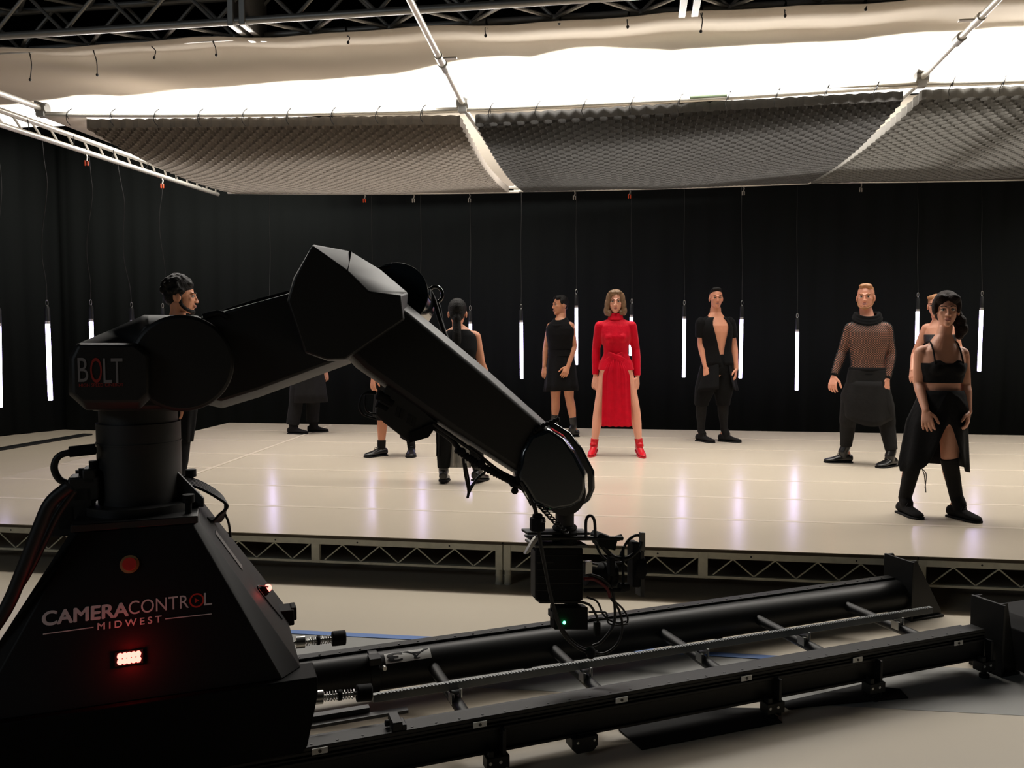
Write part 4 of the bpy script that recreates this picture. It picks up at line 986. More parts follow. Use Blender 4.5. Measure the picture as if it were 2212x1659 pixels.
FEM = [(-.30, .06, .06), (-.24, .135, .105), (-.08, .170, .122), (.08, .152, .108), (.3, .112, .086), (.42, .114, .09), (.56, .130, .105), (.68, .142, .122), (.80, .145, .105), (.93, .138, .085), (1.03, .085, .065), (1.12, .048, .050), (1.2, .044, .046)]
class P:
    """joints from the photo; 'l'/'r' are the picture's left and right"""
    def __init__(s, label, Y, j, fem=False, back=False, H=1.75, head_dir=(0, -1, 0), skin=(.5, .3, .2), yaw=0, build_=1.0, hs=1.0):
        s.Y = Y; s.fem = fem; s.k = H/1.75*build_; s.H = H
        c0 = at((j['hl'][0]+j['hr'][0])/2, 720, Y); n_ = V((c0.x, c0.y, 0)).normalized(); s.n = n_; s.rt = V((n_.y, -n_.x, 0))
        s.j = {k: onplane(v[0], v[1], c0+n_*(v[2] if len(v) > 2 else 0), n_) for k, v in j.items()}; s.Y = c0.y
        J_ = s.j; s.S = (J_['sr']-J_['sl']); s.S.z = 0; s.S.normalize(); s.F = s.S.cross(up)*(-1 if back else 1); s.F.normalize()
        s.M = (J_['sl']+J_['sr'])/2; s.Hc = (J_['hl']+J_['hr'])/2
        hd = (s.rt*head_dir[0]+n_*head_dir[1]+up*(head_dir[2] if len(head_dir) > 2 else 0)).normalized(); s.hf = hd; s.hr = hd.cross(up).normalized(); s.hu = s.hr.cross(hd).normalized(); s.hs = hs
        s.top = J_['top']; s.hc = s.top-s.hu*.125*hs
        s.name = label; base = (J_['al']+J_['ar'])/2; base.z = DECK
        s.t = thing('person', label, 'person', base, 0); s.skin = skinmat('skin', skin)
    def h(s, x, y, z): return s.hc+(s.hr*x+s.hf*y+s.hu*z)*s.hs
    def hrot(s):
        return Matrix((s.hr, s.hf, s.hu)).transposed().to_quaternion()
    def tring(s, t, w_, d, off=0, n=28, F=None):
        c = s.Hc.lerp(s.M, t) if t <= 1 else s.M.lerp(s.h(0, -.02, -.09), min(1, (t-1)/.22))
        if t > .9 and t <= 1: c = s.Hc.lerp(s.M, t)
        w_ = w_*s.k+off; d = d*s.k+off; out = []
        for i in range(n):
            a = 2*pi*i/n; ca, sa = cos(a), sin(a); e = .88
            out.append(c+s.S*(w_*abs(ca)**e*(1 if ca > 0 else -1))+s.F*(d*abs(sa)**e*(1 if sa > 0 else -1)))
        return out
    def table(s, t0, t1, n=None):
        T_ = FEM if s.fem else MALE; ts = [t0]+[q[0] for q in T_ if t0 < q[0] < t1]+[t1]
        def L(t):
            for a, b in zip(T_, T_[1:]):
                if a[0] <= t <= b[0]:
                    f = (t-a[0])/(b[0]-a[0]); return (t, a[1]+(b[1]-a[1])*f, a[2]+(b[2]-a[2])*f)
            return (t, T_[-1][1], T_[-1][2]) if t > 0 else (t, T_[0][1], T_[0][2])
        return [L(t) for t in ts]
    def torso(s, mb, t0=-.30, t1=1.2, off=0): mb.rings([s.tring(t, a, b, off) for t, a, b in s.table(t0, t1)])
    def arm(s, mb, q, f0=0, f1=1, off=0):
        sh, el_, wr_ = s.j['s'+q], s.j['e'+q], s.j['w'+q]; k = s.k*(.86 if s.fem else 1)
        sh = sh-up*.045*s.k
        P_ = [sh.lerp(s.M, .25), sh, sh.lerp(el_, .35), sh.lerp(el_, .7), el_, el_.lerp(wr_, .28), el_.lerp(wr_, .65), wr_]
        R = [.046, .051, .048, .043, .037, .040, .032, .0255]
        s._seg(mb, P_, [r*k+off for r in R], f0, f1)
    def trap(s, mb, q, off=0):
        k = s.k*(.82 if s.fem else 1); nk = s.M-s.F*.012+up*.040*s.k; sh = s.j['s'+q]-up*.045*s.k
        mb.tube([nk, nk.lerp(sh, .45)-up*.012*k, sh], 0, 14, True, 0, [.040*k+off, .046*k+off, .046*k+off])
    def leg(s, mb, q, f0=0, f1=1, off=0, rs=None):
        hp, kn, an = s.j['h'+q], s.j['k'+q], s.j['a'+q]; k = s.k*(.95 if s.fem else 1)
        P_ = [hp, hp.lerp(kn, .3), hp.lerp(kn, .7), kn, kn.lerp(an, .25)-s.F*.01, kn.lerp(an, .45)-s.F*.008, kn.lerp(an, .78), an]
        R = rs or [.088, .084, .066, .053, .055, .052, .038, .036]
        s._seg(mb, P_, [r*k+off for r in R], f0, f1)
    def _seg(s, mb, P_, R, f0, f1):
        n = 36; S_ = spline(P_, 8); m = len(S_)-1; i0, i1 = int(m*f0), int(m*f1); pts = S_[i0:i1+1]; rr = [lerp_list(R, i/m) for i in range(i0, i1+1)]
        mb.tube(pts, 0, 16, True, 0, rr)
        if f0 == 0: mb.sph(pts[0], rr[0]*.99, 14)
        if f1 == 1: mb.sph(pts[-1], rr[-1]*.99, 14)
    def head(s, mb, nose=1):
        R = s.hrot(); a = s.h; h_ = s.hs; f = s.fem
        def e(x, y, z, r): mb.sph(a(x, y, z), tuple(q*h_ for q in r), 20, R)
        e(0, -.012, .035, (.074, .094, .088)); e(0, .020, -.018, (.060 if f else .063, .070, .088)); e(0, .028, -.062, (.044 if f else .050, .052, .045)); e(0, .062, -.091, (.020, .021, .021) if f else (.025, .022, .024)); e(0, .070, -.076, (.020, .014, .018))
        for q in (-1, 1):
            e(q*.036, .058, -.014, (.019, .020, .022)); e(q*.075, -.008, -.006, (.009, .018, .031)); e(q*.0115, .096, -.031, (.0075, .009, .007))
        mb.tube([a(-.042, .072, .024), a(-.02, .086, .024), a(0, .087, .018), a(.02, .086, .024), a(.042, .072, .024)], .009*h_, 8)
        mb.tube([a(0, .086, .016), a(0, .097, -.008), a(0, .105, -.030)], 0, 10, True, 0, [.007*h_, .0075*h_, .009*h_]); mb.sph(a(0, .1035, -.030), .0105*h_, 10)
        mb.tube([a(-.018, .085, -.058), a(0, .090, -.056), a(.018, .085, -.058)], .006*h_, 8); mb.tube([a(-.014, .086, -.067), a(0, .089, -.068), a(.014, .086, -.067)], .006*h_, 8)
        nb = s.M+up*.0; mb.tube([a(0, -.022, -.04), a(0, -.020, -.10), s.M.lerp(a(0, -.02, -.09), .35)-s.F*.01, s.M-s.F*.005], 0, 18, True, 0, [.052*s.k]*2+[.056*s.k, .075*s.k] if not f else [.043*s.k]*2+[.046*s.k, .062*s.k])
    def face(s, brow=mHairB, lip=(.35, .13, .11), eyes=True):
        R = s.hrot(); a = s.h; bd = s.body; h_ = s.hs
        for q in (-1, 1):
            mb = MB(); mb.sph(a(q*.029, .0765, .004), (.0135*h_, .0095*h_, .0075*h_), 12, R); ey = sub(bd, mb, 'eye', mEyeW)
            mb = MB(); mb.sph(a(q*.029, .0835, .004), (.0060*h_, .004*h_, .0060*h_), 10, R); mb.tube([a(q*.014, .084, .009), a(q*.029, .087, .0125), a(q*.044, .078, .008)], .0022*h_, 6)
            mb.build('iris', mIris, s.t) if False else sub(bd, mb, 'iris', mIris)
            mb = MB(); mb.tube([a(q*.012, .094, .025), a(q*.028, .0935, .031), a(q*.046, .078, .027)], (.0026 if s.fem else .0033)*h_, 8); sub(bd, mb, 'eyebrow', brow)
        mb = MB(); mb.tube([a(-.021, .0885, -.061), a(-.008, .0945, -.058), a(0, .0955, -.060), a(.008, .0945, -.058), a(.021, .0885, -.061)], 0, 8, True, 0, [.002*h_, .005*h_, .0055*h_, .005*h_, .002*h_])
        mb.tube([a(-.016, .0900, -.067), a(0, .0930, -.069), a(.016, .0900, -.067)], 0, 8, True, 0, [.0025*h_, .005*h_, .0025*h_])
        sub(bd, mb, 'lips', lipm(lip))
    def hand(s, mb, q, curl=.35, side=None, pn=None, spread=.06):
        """q: picture side. pn: the way the back of the hand looks"""
        w_, tp = s.j['w'+q], s.j['t'+q]; d = (tp-w_).normalized(); k = s.k*(.9 if s.fem else 1.0)
        pn = V(pn) if pn else s.F*.8+s.S*(.6 if q == 'r' else -.6); pn = (pn-d*pn.dot(d)).normalized(); sd = d.cross(pn).normalized()
        ths = side if side is not None else (1 if sd.dot(s.F*1.0+s.S*(-.9 if q == 'r' else .9)) > 0 else -1)
        sd = sd*ths     # sd points to the thumb
        rings = []
        for f, w2, th in ((-.02, .024, .020), (.015, .030, .017), (.045, .038, .015), (.075, .041, .0135), (.088, .038, .011)):
            c = w_+d*f*k; rings.append([c+sd*(w2*k*cos(2*pi*i/16))+pn*(th*k*sin(2*pi*i/16)) for i in range(16)])
        mb.rings(rings)
        for i, L in enumerate((.068, .077, .072, .056)):
            off = (.0325-.0218*i)*k; b = w_+d*.082*k+sd*off; dv = (d+sd*(spread*(1.5-i)*1.1)).normalized(); p = b; pts = [b-d*.02*k]; cv = dv
            for m_, fr in enumerate((.42, .32, .26)):
                ang = curl*(.45+.35*m_)*(1+.12*i); cv = (cv*cos(ang)-pn*sin(ang)).normalized(); pts.append(p); p = p+cv*L*fr*k
            pts.append(p); mb.tube(pts, 0, 10, True, 0, [.0100*k, .0098*k, .0092*k, .0086*k, .0076*k]); mb.sph(p, .0078*k, 8)
        b = w_+d*.022*k+sd*.026*k; t1 = (d*.62+sd*.62-pn*.35).normalized(); t2 = (d*.9+sd*.28-pn*.35).normalized(); p1 = b+t1*.042*k; p2 = p1+t2*.030*k; p3 = p2+t2*.024*k
        mb.tube([b-t1*.01, p1, p2, p3], 0, 10, True, 0, [.0140*k, .0118*k, .0108*k, .0088*k]); mb.sph(p3, .009*k, 8)
    def foot(s, mb, q, r=1.0):
        an = s.j['a'+q]; to = s.toe(q); he = V(s.heel(q)); d = (to-he).normalized()
        mb.tube([he+up*.035+d*.04, he.lerp(to, .3)+up*.035, he.lerp(to, .6)+up*.028], 0, 14, True, 0, [.03*r, .036*r, .030*r])
        mb.tube([an, he+up*.05+d*.03], .036*r, 12)
    def heel(s, q):
        to = V(s.j['f'+q]); to.z = DECK; an = V(s.j['a'+q]); an.z = DECK; d = (to-an).normalized(); return an-d*.066*s.H/1.75
    def toe(s, q):
        to = V(s.j['f'+q]); to.z = DECK; he = s.heel(q); return he+(to-he).normalized()*.27*s.H/1.75
    def make(s, hands=True, **k):
        mb = MB(); s.torso(mb)
        for q in 'lr':
            s.arm(mb, q); s.leg(mb, q); s.foot(mb, q, .62); mb.sph(s.j['s'+q]-up*.045*s.k, .053*s.k*(.86 if s.fem else 1), 16); s.trap(mb, q)
            if hands: s.hand(mb, q, **k.get('h'+q, {}))
        if s.fem:
            for q_ in (-1, 1): mb.sph(s.Hc.lerp(s.M, .66)+s.S*q_*.062*s.k+s.F*.075*s.k, (.052*s.k,)*3, 16)
        s.head(mb); s.body = mb.build('body', s.skin, s.t, remesh=.0044, rsmooth=2); return s
    def garment(s, name, m, fn, vox=.008, sm=3, label=None, wr=0):
        mb = MB(); fn(mb); o = mb.build(name, m, s.t, remesh=vox, rsmooth=sm)
        if label: lab(o, label)
        return o
    def shoe(s, q, m, shaft=.10, heel_h=.0, w_=1.0, point=0, sole=mRubber, laces=True, name='boot', lm=None):
        to = s.toe(q); he = s.heel(q); d = (to-he).normalized(); L = (to-he).length; sd = d.cross(up); an = s.j['a'+q]; rings = []; so = []
        prof = [(0.0, .020, .06, .015), (.03, .033, .075, .0), (.12, .037, .09, .0), (.30, .036, .088, .0), (.5, .040, .070, .0), (.72, .047, .052, .0), (.88, .041, .042, .0), (.96, .028, .034, .002), (1.0, .012, .022, .008)]
        for f, wd, hh, b0 in prof:
            if point and f > .6: wd *= 1-.45*(f-.6)/.4
            lift = heel_h*max(0, 1-f/.6)
            c = he+d*(f*L); z0 = .012+lift; hh = hh*.92+lift; wd *= w_*1.12; hh *= 1.15
            rings.append([c+sd*(wd*cos(a)*(1 if sin(a) < 0 else .92))+up*(z0+b0+(hh-z0)*.5*(1+sin(a))) for a in [2*pi*i/20 for i in range(20)]])
            so.append([c+sd*(wd*(1.06 if not heel_h else 1.0)*x)+up*z for x, z in ((-1, lift*.95), (1, lift*.95), (1, .014+lift), (-1, .014+lift))])
        mb = MB(); mb.rings(rings)
        if shaft:
            kn = s.j['k'+q]; ad = (kn-an).normalized(); a0 = he+d*(.34*L)+up*(.058+heel_h*.8)
            P_ = [a0, a0.lerp(an, .5)+d*.012, an+ad*.01]+[an+ad*(shaft*i/4) for i in range(1, 5)]; R = [.040*w_, .046*w_, .044*w_]+[(.043+(.016 if shaft > .2 else .004)*i/4)*w_ for i in range(1, 5)]
            mb.tube(P_, 0, 20, True, 0, R)
        o = mb.build(name, m, s.t, remesh=.006, rsmooth=3)
        if lm: lab(o, lm)
        mb = MB(); mb.rings(so)
        if heel_h: mb.bar(he+d*.03+up*.0, he+d*.035+up*heel_h, .03, .035, up=d)
        sub(o, mb, 'sole', sole, bevel=.003)
        if laces:
            mb = MB()
            for i in range(5):
                f = .40+.05*i; c = he+d*((.62-.055*i)*L)+up*(.052+.010*i); mb.tube([c-sd*.020, c+up*.008+d*.004, c+sd*.020], .0028, 6)
            c = he+d*(.42*L)+up*.10; mb.tube([c, c+sd*.02+d*.02-up*.01, c+sd*.03+d*.015-up*.04], .0022, 6, smooth=3); mb.tube([c, c-sd*.02+d*.02, c-sd*.028+d*.012-up*.035], .0022, 6, smooth=3)
            sub(o, mb, 'laces', mCord)
        return o
    def skirt(s, name, m, rings, folds=14, amp=.03, ph=0, hem=None, label=None, thick=.004, arc=None):
        """rings: list of (centre, half width, half depth); arc=(a0,a1) leaves the cloth open outside it"""
        n = 120; rows = []; N = len(rings)
        fine = []
        for i in range(N-1):
            for k in range(4):
                f = k/4; a, b = rings[i], rings[i+1]; fine.append((a[0].lerp(b[0], f), a[1]+(b[1]-a[1])*f, a[2]+(b[2]-a[2])*f))
        fine.append(rings[-1]); M_ = len(fine)
        a0, a1 = arc or (0, 2*pi)
        for i, (c, w_, d) in enumerate(fine):
            t = i/(M_-1); row = []
            for k in range(n+(1 if arc else 0)):
                a = a0+(a1-a0)*k/n; r = 1+amp*t*(sin(folds*a+ph)+.5*sin(folds*.47*a+1.7*ph+2*t))
                p = c+s.S*(w_*r*cos(a))+s.F*(d*r*sin(a))
                if hem: p = p+up*hem(a)*t
                row.append(p)
            rows.append(row)
        mb = MB(); mb.rings(rows, close=not arc, caps=(False, False)); o = mb.build(name, m, s.t, solid=thick, smooth=70)
        if label: lab(o, label)
        return o
    def hair_cap(s, m, parts, name='hair', vox=.007, sm=2, label=None, jaw=0):
        mb = MB(); R = s.hrot()
        if jaw:
            for q in (-1, 1): mb.tube([s.h(*v) for v in ((0, .074, -.104), (q*.030, .062, -.095), (q*.050, .034, -.080), (q*.062, .008, -.050), (q*.068, .0, -.010), (q*.070, .0, .02))], jaw, 10, smooth=4)
        for (x, y, z, r) in parts: mb.sph(s.h(x, y, z), tuple(q*s.hs for q in r), 18, R)
        o = mb.build(name, m, s.t, remesh=vox, rsmooth=sm)
        if label: lab(o, label)
        return o
def Yf(x, y): return onz(x, y, DECK).y
SHORT = [(0, -.022, .048, (.078, .090, .086)), (0, .030, .098, (.055, .045, .028)), (-.03, .052, .088, (.03, .028, .022)), (.03, .052, .088, (.03, .028, .022)), (0, -.07, .0, (.055, .035, .055)),
         (-.066, -.01, .045, (.015, .045, .04)), (.066, -.01, .045, (.015, .045, .04))]

# --- woman in red
p = P('woman in a long red velvet dress and red ankle boots standing with legs apart', Yf(1332, 985)+.05, dict(top=(1330, 626), sl=(1296, 697), sr=(1364, 697), el=(1288, 752, .05), er=(1373, 754, .05), wl=(1286, 812), wr=(1377, 814), tl=(1283, 846, -.02), tr=(1375, 846, -.02),
    hl=(1315, 792), hr=(1346, 792), kl=(1294, 880), kr=(1371, 880), al=(1283, 962), ar=(1381, 962), fl=(1277, 987, -.13), fr=(1388, 987, -.13)), fem=True, H=1.74, skin=(.68, .41, .33), build_=1.04, hs=1.04).make(hl=dict(pn=(-.7, -.7, 0), curl=.15, spread=.05), hr=dict(pn=(.7, -.7, 0), curl=.15, spread=.05))
p.face(brow=mHairBr, lip=(.45, .16, .14))
p.hair_cap(mHairBl, [(0, -.024, .045, (.088, .098, .090)), (-.062, .018, .03, (.034, .050, .070)), (.064, .018, .03, (.034, .050, .070)), (-.078, .012, -.03, (.030, .045, .070)), (.080, .012, -.03, (.031, .045, .072)),
    (-.084, .010, -.085, (.032, .045, .050)), (.086, .008, -.085, (.034, .045, .052)), (-.050, .03, -.105, (.02, .03, .03)), (.058, .03, -.112, (.026, .035, .035)), (0, -.055, -.06, (.080, .05, .085)), (.03, .05, .092, (.045, .040, .030)), (-.03, .045, .095, (.035, .035, .024)), (-.058, .045, .062, (.018, .025, .034)), (.056, .052, .058, (.020, .024, .036))], label='wavy shoulder length ash blonde hair')
def f(mb):
    p.torso(mb, -.02, 1.1, .012); [p.arm(mb, q, 0, .985, .011) for q in 'lr']; [(mb.sph(p.j['s'+q]-up*.038, .056, 16), p.trap(mb, q, .009)) for q in 'lr']
    for q_ in (-1, 1): mb.sph(p.Hc.lerp(p.M, .66)+p.S*q_*.062+p.F*.082, (.058,)*3, 16)
p.garment('dress_bodice', mRed, f)
def f(mb):
    c = p.M.lerp(p.h(0, -.02, -.09), .45)
    for k, (dz, r) in enumerate(((-.02, .075), (0, .068), (.018, .063), (.034, .060))): mb.tube([c+up*dz+p.S*cos(a)*r+p.F*(sin(a)*r+.006) for a in [2*pi*i/24 for i in range(25)]], .013, 8)
p.garment('cowl_collar', mRed, f, .006, 2)
def f(mb):
    mb.rings([p.tring(t, a, b, .016) for t, a, b in p.table(-.07, .16)])
    mb.sph(p.Hc-up*.05+p.F*.03, (.10, .10, .07), 16)
    w0 = p.Hc.lerp(p.M, .30)
    for sgn in (-1, 1):
        for o_ in (-.022, -.006, .010):
            mb.tube([w0-p.S*.112*sgn+up*(.006+o_), w0-p.S*.06*sgn+p.F*(.098+.006*sgn)+up*o_, w0+p.F*(.122+.008*sgn)+up*(-.028+o_*1.2), w0+p.S*.07*sgn+p.F*.108+up*(-.060+o_*1.6), w0+p.S*.128*sgn-up*.105+up*o_*2+p.F*.05], .0105, 10, smooth=5)
p.garment('twisted_waistband', mRed, f, .007, 2)
c0_ = at(1331, 771, p.Y); c1_ = at(1332, 919, p.Y)
rows = []
for i in range(20):
    t_ = i/19; c = c0_.lerp(c1_, t_); w_ = (.135+.02*t_)*(1-.62*(max(0, .28-t_)/.28)**1.3); rows.append([])
    for k in range(61):
        x = k/30-1; dd_ = .124+.030*min(1, t_*7)-.045*t_+.012*t_**.5*(1-.4*t_)*sin(x*12+.8*sin(t_*3))+.004*sin(x*31+t_)*(1-t_); rows[-1].append(c+p.S*(x*w_)+p.F*(dd_-.03*x*x))
    rows[-1] = [q-up*(.003*sin(k*.5) if i == 19 else 0) for k, q in enumerate(rows[-1])]
mb = MB(); mb.rings(rows, close=False); lab(mb.build('skirt_panel', mRed, p.t, solid=.006, smooth=70), 'long narrow front panel of the skirt falling between the bare legs')
rows2 = [[q-p.F*(.19-.02*i/19) for q in r] for i, r in enumerate(rows)]
mb = MB(); mb.rings(rows2, close=False); mb.build('skirt_panel', mRed, p.t, solid=.006, smooth=70)
for q in 'lr': p.shoe(q, mRedL, shaft=.075, heel_h=.05, w_=.92, point=1, sole=mRedL, laces=False, name='ankle_boot')

# --- man in sleeveless shirt, looking to the left
Y0 = Yf(1237, 943)
p = P('man in black sleeveless shirt and knee length shorts looking left, beside the woman in red', Y0, dict(top=(1210, 638), sl=(1190, 698, .03), sr=(1232, 697, -.08), el=(1180, 748, .12), er=(1240, 748, -.05), wl=(1176, 792, .06), wr=(1227, 792, -.14), tl=(1176, 822, .03), tr=(1216, 817, -.2),
    hl=(1200, 788, .05), hr=(1224, 788, -.03), kl=(1200, 862, .10), kr=(1230, 860), al=(1198, 912, .18), ar=(1240, 920), fl=(1182, 925, .2), fr=(1220, 944, -.04)), H=1.78, skin=(.46, .25, .155), head_dir=(-.86, -.5, 0), hs=1.0).make(hl=dict(pn=(-.5, -.8, 0), spread=.04), hr=dict(pn=(.2, -1, 0), curl=.55, spread=.03))
p.face(brow=mHairB, lip=(.32, .13, .10)); p.hair_cap(mHairB, SHORT, label='short cropped black hair')
def f(mb):
    p.torso(mb, .05, 1.05, .014)
    c = p.M+up*.028
    for dz, r in ((0, .088), (.025, .076), (-.03, .104)): mb.tube([c+up*(dz-.035*max(0, sin(a)))+p.S*cos(a)*r+p.F*(sin(a)*r+.01) for a in [2*pi*i/24 for i in range(25)]], .016, 8)
p.garment('sleeveless_shirt', mBlackCl, f)
p.skirt('shorts', mBlackCl, [(p.Hc.lerp(p.M, .32), .155, .12), (p.Hc, .185, .145), (at(1212, 845, p.Y+.02), .215, .17)], folds=9, amp=.05, hem=lambda a: .015*sin(a*1+1), label='wide pleated knee length shorts')
mb = MB(); mb.rings([p.tring(t, a, b, .024) for t, a, b in p.table(.22, .36)]); mb.build('belt', mBlackCl, p.t)
for q in 'lr': p.shoe(q, mLeather, shaft=.11, name='lace_up_boot')

# --- man in open black coat
Y0 = Yf(1550, 955)
p = P('man in an open black coat baring his chest, right of the woman in red', Y0, dict(top=(1547, 622), sl=(1517, 690, -.05), sr=(1574, 690, .08), el=(1514, 742, -.03), er=(1585, 744, .1), wl=(1524, 793, -.10), wr=(1590, 797, .04), tl=(1531, 827, -.14), tr=(1587, 829, -.02),
    hl=(1536, 786), hr=(1564, 786, .04), kl=(1516, 866), kr=(1562, 866, .06), al=(1514, 930, .04), ar=(1564, 928, .08), fl=(1539, 956, -.08), fr=(1602, 952, .02)), H=1.80, skin=(.60, .33, .235), head_dir=(.22, -1, .02), build_=1.02).make(hl=dict(pn=(-.55, -.85, 0)), hr=dict(pn=(.8, -.3, 0)))
p.face(brow=mHairB, lip=(.42, .17, .14)); p.hair_cap(mHairB, [(0, -.018, .056, (.074, .088, .083)), (0, .035, .108, (.056, .040, .026)), (-.02, .05, .104, (.03, .025, .02)), (.03, .05, .104, (.03, .025, .02)), (0, -.07, .01, (.055, .03, .05))], label='short brushed up black hair')
# coat: torso shell with its front left open in a deep V, then skirts of the coat
n = 64; rows = []
for i in range(15):
    t_ = -.02+1.06*i/14; (tt, w_, d_), = [q for q in p.table(t_, t_+1e-6)][:1]; op = max(.02, .10+.60*max(0, (t_-.12))/.9)
    a0, a1 = pi/2+op*.75, pi/2-op*1.0+2*pi; c = p.Hc.lerp(p.M, t_); w_ = w_*p.k+.022; d_ = d_*p.k+.020
    if t_ > .93: w_ *= 1-.15*(t_-.93)/.1
    rows.append([c+p.S*(w_*cos(a))+p.F*(d_*sin(a)) for a in [a0+(a1-a0)*k/n for k in range(n+1)]])
mb = MB(); mb.rings(rows, close=False); ct = mb.build('coat', mBlackCl, p.t, solid=.010, smooth=70)
def f(mb):
    for q in 'lr':
        p.arm(mb, q, .10, .44, .026); mb.sph(p.j['s'+q]-up*.045, .061, 16); p.trap(mb, q, .010)
p.garment('coat_sleeve', mBlackCl, f, .008, 3)
p.skirt('coat_skirt', mBlackCl, [(p.Hc.lerp(p.M, .05), .178, .14), (p.Hc-up*.10, .20, .165), (p.Hc-up*.27, .25, .20)], folds=7, amp=.06, arc=(pi/2+.25, pi/2-.45+2*pi), hem=lambda a: -.05*abs(cos(a)), label='flaring lower half of the open coat')
def f(mb):
    mb.rings([p.tring(t, a, b, .012) for t, a, b in p.table(-.24, .22)])
    for q in 'lr': p.leg(mb, q, 0, .5, .022, [.088, .092, .090, .062, .055, .052, .038, .036])
p.garment('baggy_shorts', mBlackCl, f)
p.garment('tights', mCharCl, lambda mb: [p.leg(mb, q, .35, 1, .006) for q in 'lr'], .007)
for q in 'lr': p.shoe(q, mSuede, shaft=.03, name='soft_shoe')

# --- bearded man in fishnet top
Y0 = Yf(1862, 1003)
p = P('bearded ginger man in a black fishnet top and draped dark trousers', Y0, dict(top=(1871, 614), sl=(1838, 700, -.02), sr=(1914, 700, .02), el=(1820, 760), er=(1924, 765, .05), wl=(1801, 813, -.1), wr=(1916, 819, -.05), tl=(1796, 848, -.15), tr=(1911, 856, -.08),
    hl=(1856, 822), hr=(1890, 822), kl=(1833, 903, -.02), kr=(1914, 905, .02), al=(1827, 966, .04), ar=(1926, 976, -.02), fl=(1787, 996, -.02), fr=(1902, 1012, -.15)), H=1.80, skin=(.62, .35, .27), head_dir=(-.10, -1, .03), build_=1.03, hs=1.05).make(hl=dict(pn=(-.75, -.6, 0), curl=.5), hr=dict(pn=(.3, -1, 0), curl=.5))
p.face(brow=mHairG, lip=(.45, .19, .16)); p.hair_cap(mHairG, [(0, -.02, .052, (.073, .088, .082)), (0, .035, .106, (.060, .038, .026)), (-.03, .05, .100, (.032, .026, .022)), (.02, .05, .104, (.03, .025, .02)), (0, -.07, .01, (.055, .03, .05))], label='short swept ginger blond hair')
p.hair_cap(mHairG, [(0, .070, -.098, (.020, .018, .018))], jaw=.010, name='beard', vox=.005, sm=1)
mNet = fishnet()
def f(mb):
    p.torso(mb, .10, 1.04, .010); [p.arm(mb, q, 0, .985, .010) for q in 'lr']; [(mb.sph(p.j['s'+q]-up*.045, .062, 16), p.trap(mb, q, .009)) for q in 'lr']
p.garment('fishnet_top', mNet, f, .008, 3, 'see-through black fishnet top with long sleeves')
def f(mb):
    c = p.M.lerp(p.h(0, -.02, -.09), .38)
    for dz, r, tl_ in ((.0, .112, .045), (.022, .105, .04), (.045, .095, .03)): mb.tube([c+up*(dz-(tl_+.02)*max(0, sin(a)))+p.S*cos(a)*r*1.1+p.F*(sin(a)*r-.01) for a in [2*pi*i/24 for i in range(25)]], .019, 8)
    mb.sph(c-p.F*.085+up*.02, (.12, .055, .05), 14)
p.garment('hood', mBlackCl, f, .007, 2, 'gathered black hood lying round the neck')
def f(mb):
    for q in 'lr': mb.cyl(p.j['w'+q]-(p.j['w'+q]-p.j['e'+q]).normalized()*.03, p.j['w'+q], .033, seg=16)
p.garment('cuff', mBlackCl, f, .006, 1)
def f(mb):
    mb.rings([p.tring(t, a, b, .020) for t, a, b in p.table(-.24, .20)])
    for q in 'lr': p.leg(mb, q, 0, .97, .016, [.088, .092, .088, .066, .055, .052, .042, .038])
p.garment('trousers', mCharCl, f)
def f(mb):
    w0 = p.Hc.lerp(p.M, .12)
    for dz in (.04, -.0, -.04): mb.rings([[w0+up*(dz+z)+p.S*cos(a)*(.168+o_)+p.F*sin(a)*(.130+o_) for a in [2*pi*i/32 for i in range(32)]] for z, o_ in ((-.024, 0), (0, .010), (.024, 0))])
p.garment('wrapped_waistband', mBlackCl, f, .007, 2)
p.skirt('draped_overskirt', mCharCl, [(p.Hc, .185, .150), (at(1870, 860, p.Y), .225, .18), (at(1872, 900, p.Y), .235, .19)], folds=6, amp=.05, hem=lambda a: -.05*sin(a*1.0+.4)+.03*cos(2*a), label='draped dropped crotch panel over the trousers')
for q in 'lr': p.shoe(q, mLeather, shaft=.17, name='lace_up_boot', w_=1.05)

# --- young woman nearest the camera
Y0 = Yf(2020, 1118)
p = P('dark haired woman in a black crop top, slit skirt and knee boots, nearest on stage', Y0, dict(top=(2046, 632), sl=(1990, 748, -.05), sr=(2078, 750, .06), el=(1984, 828, -.04), er=(2086, 832, .08), wl=(2000, 888, -.18), wr=(2092, 890, -.02), tl=(2007, 940, -.24), tr=(2088, 937, -.08),
    hl=(2014, 882, -.01), hr=(2056, 882, .01), kl=(1974, 994, -.03), kr=(2051, 996, .0), al=(1954, 1078, .02), ar=(2066, 1074, .06), fl=(1986, 1123, -.12), fr=(2116, 1119, -.05)), fem=True, H=1.63, skin=(.47, .285, .215), head_dir=(.12, -1, 0), build_=1.10, hs=1.0).make(hl=dict(pn=(-.6, -.8, 0), curl=.4), hr=dict(pn=(.8, -.5, 0), curl=.5))
p.face(brow=mHairB, lip=(.36, .14, .12)); p.hair_cap(mHairBr, [(0, -.022, .052, (.086, .100, .092)), (-.035, .052, .080, (.045, .030, .035)), (.040, .052, .080, (.042, .030, .036)), (-.074, .012, .035, (.016, .045, .055)), (.076, .010, .030, (.018, .048, .06)), (0, -.07, -.02, (.07, .05, .06)),
    (-.062, -.055, -.03, (.045, .045, .05)), (-.088, -.045, -.075, (.046, .042, .05)), (-.100, -.035, -.125, (.044, .040, .05)), (-.088, -.03, -.165, (.030, .030, .035))], sm=5, label='dark brown hair tied back low at the side')
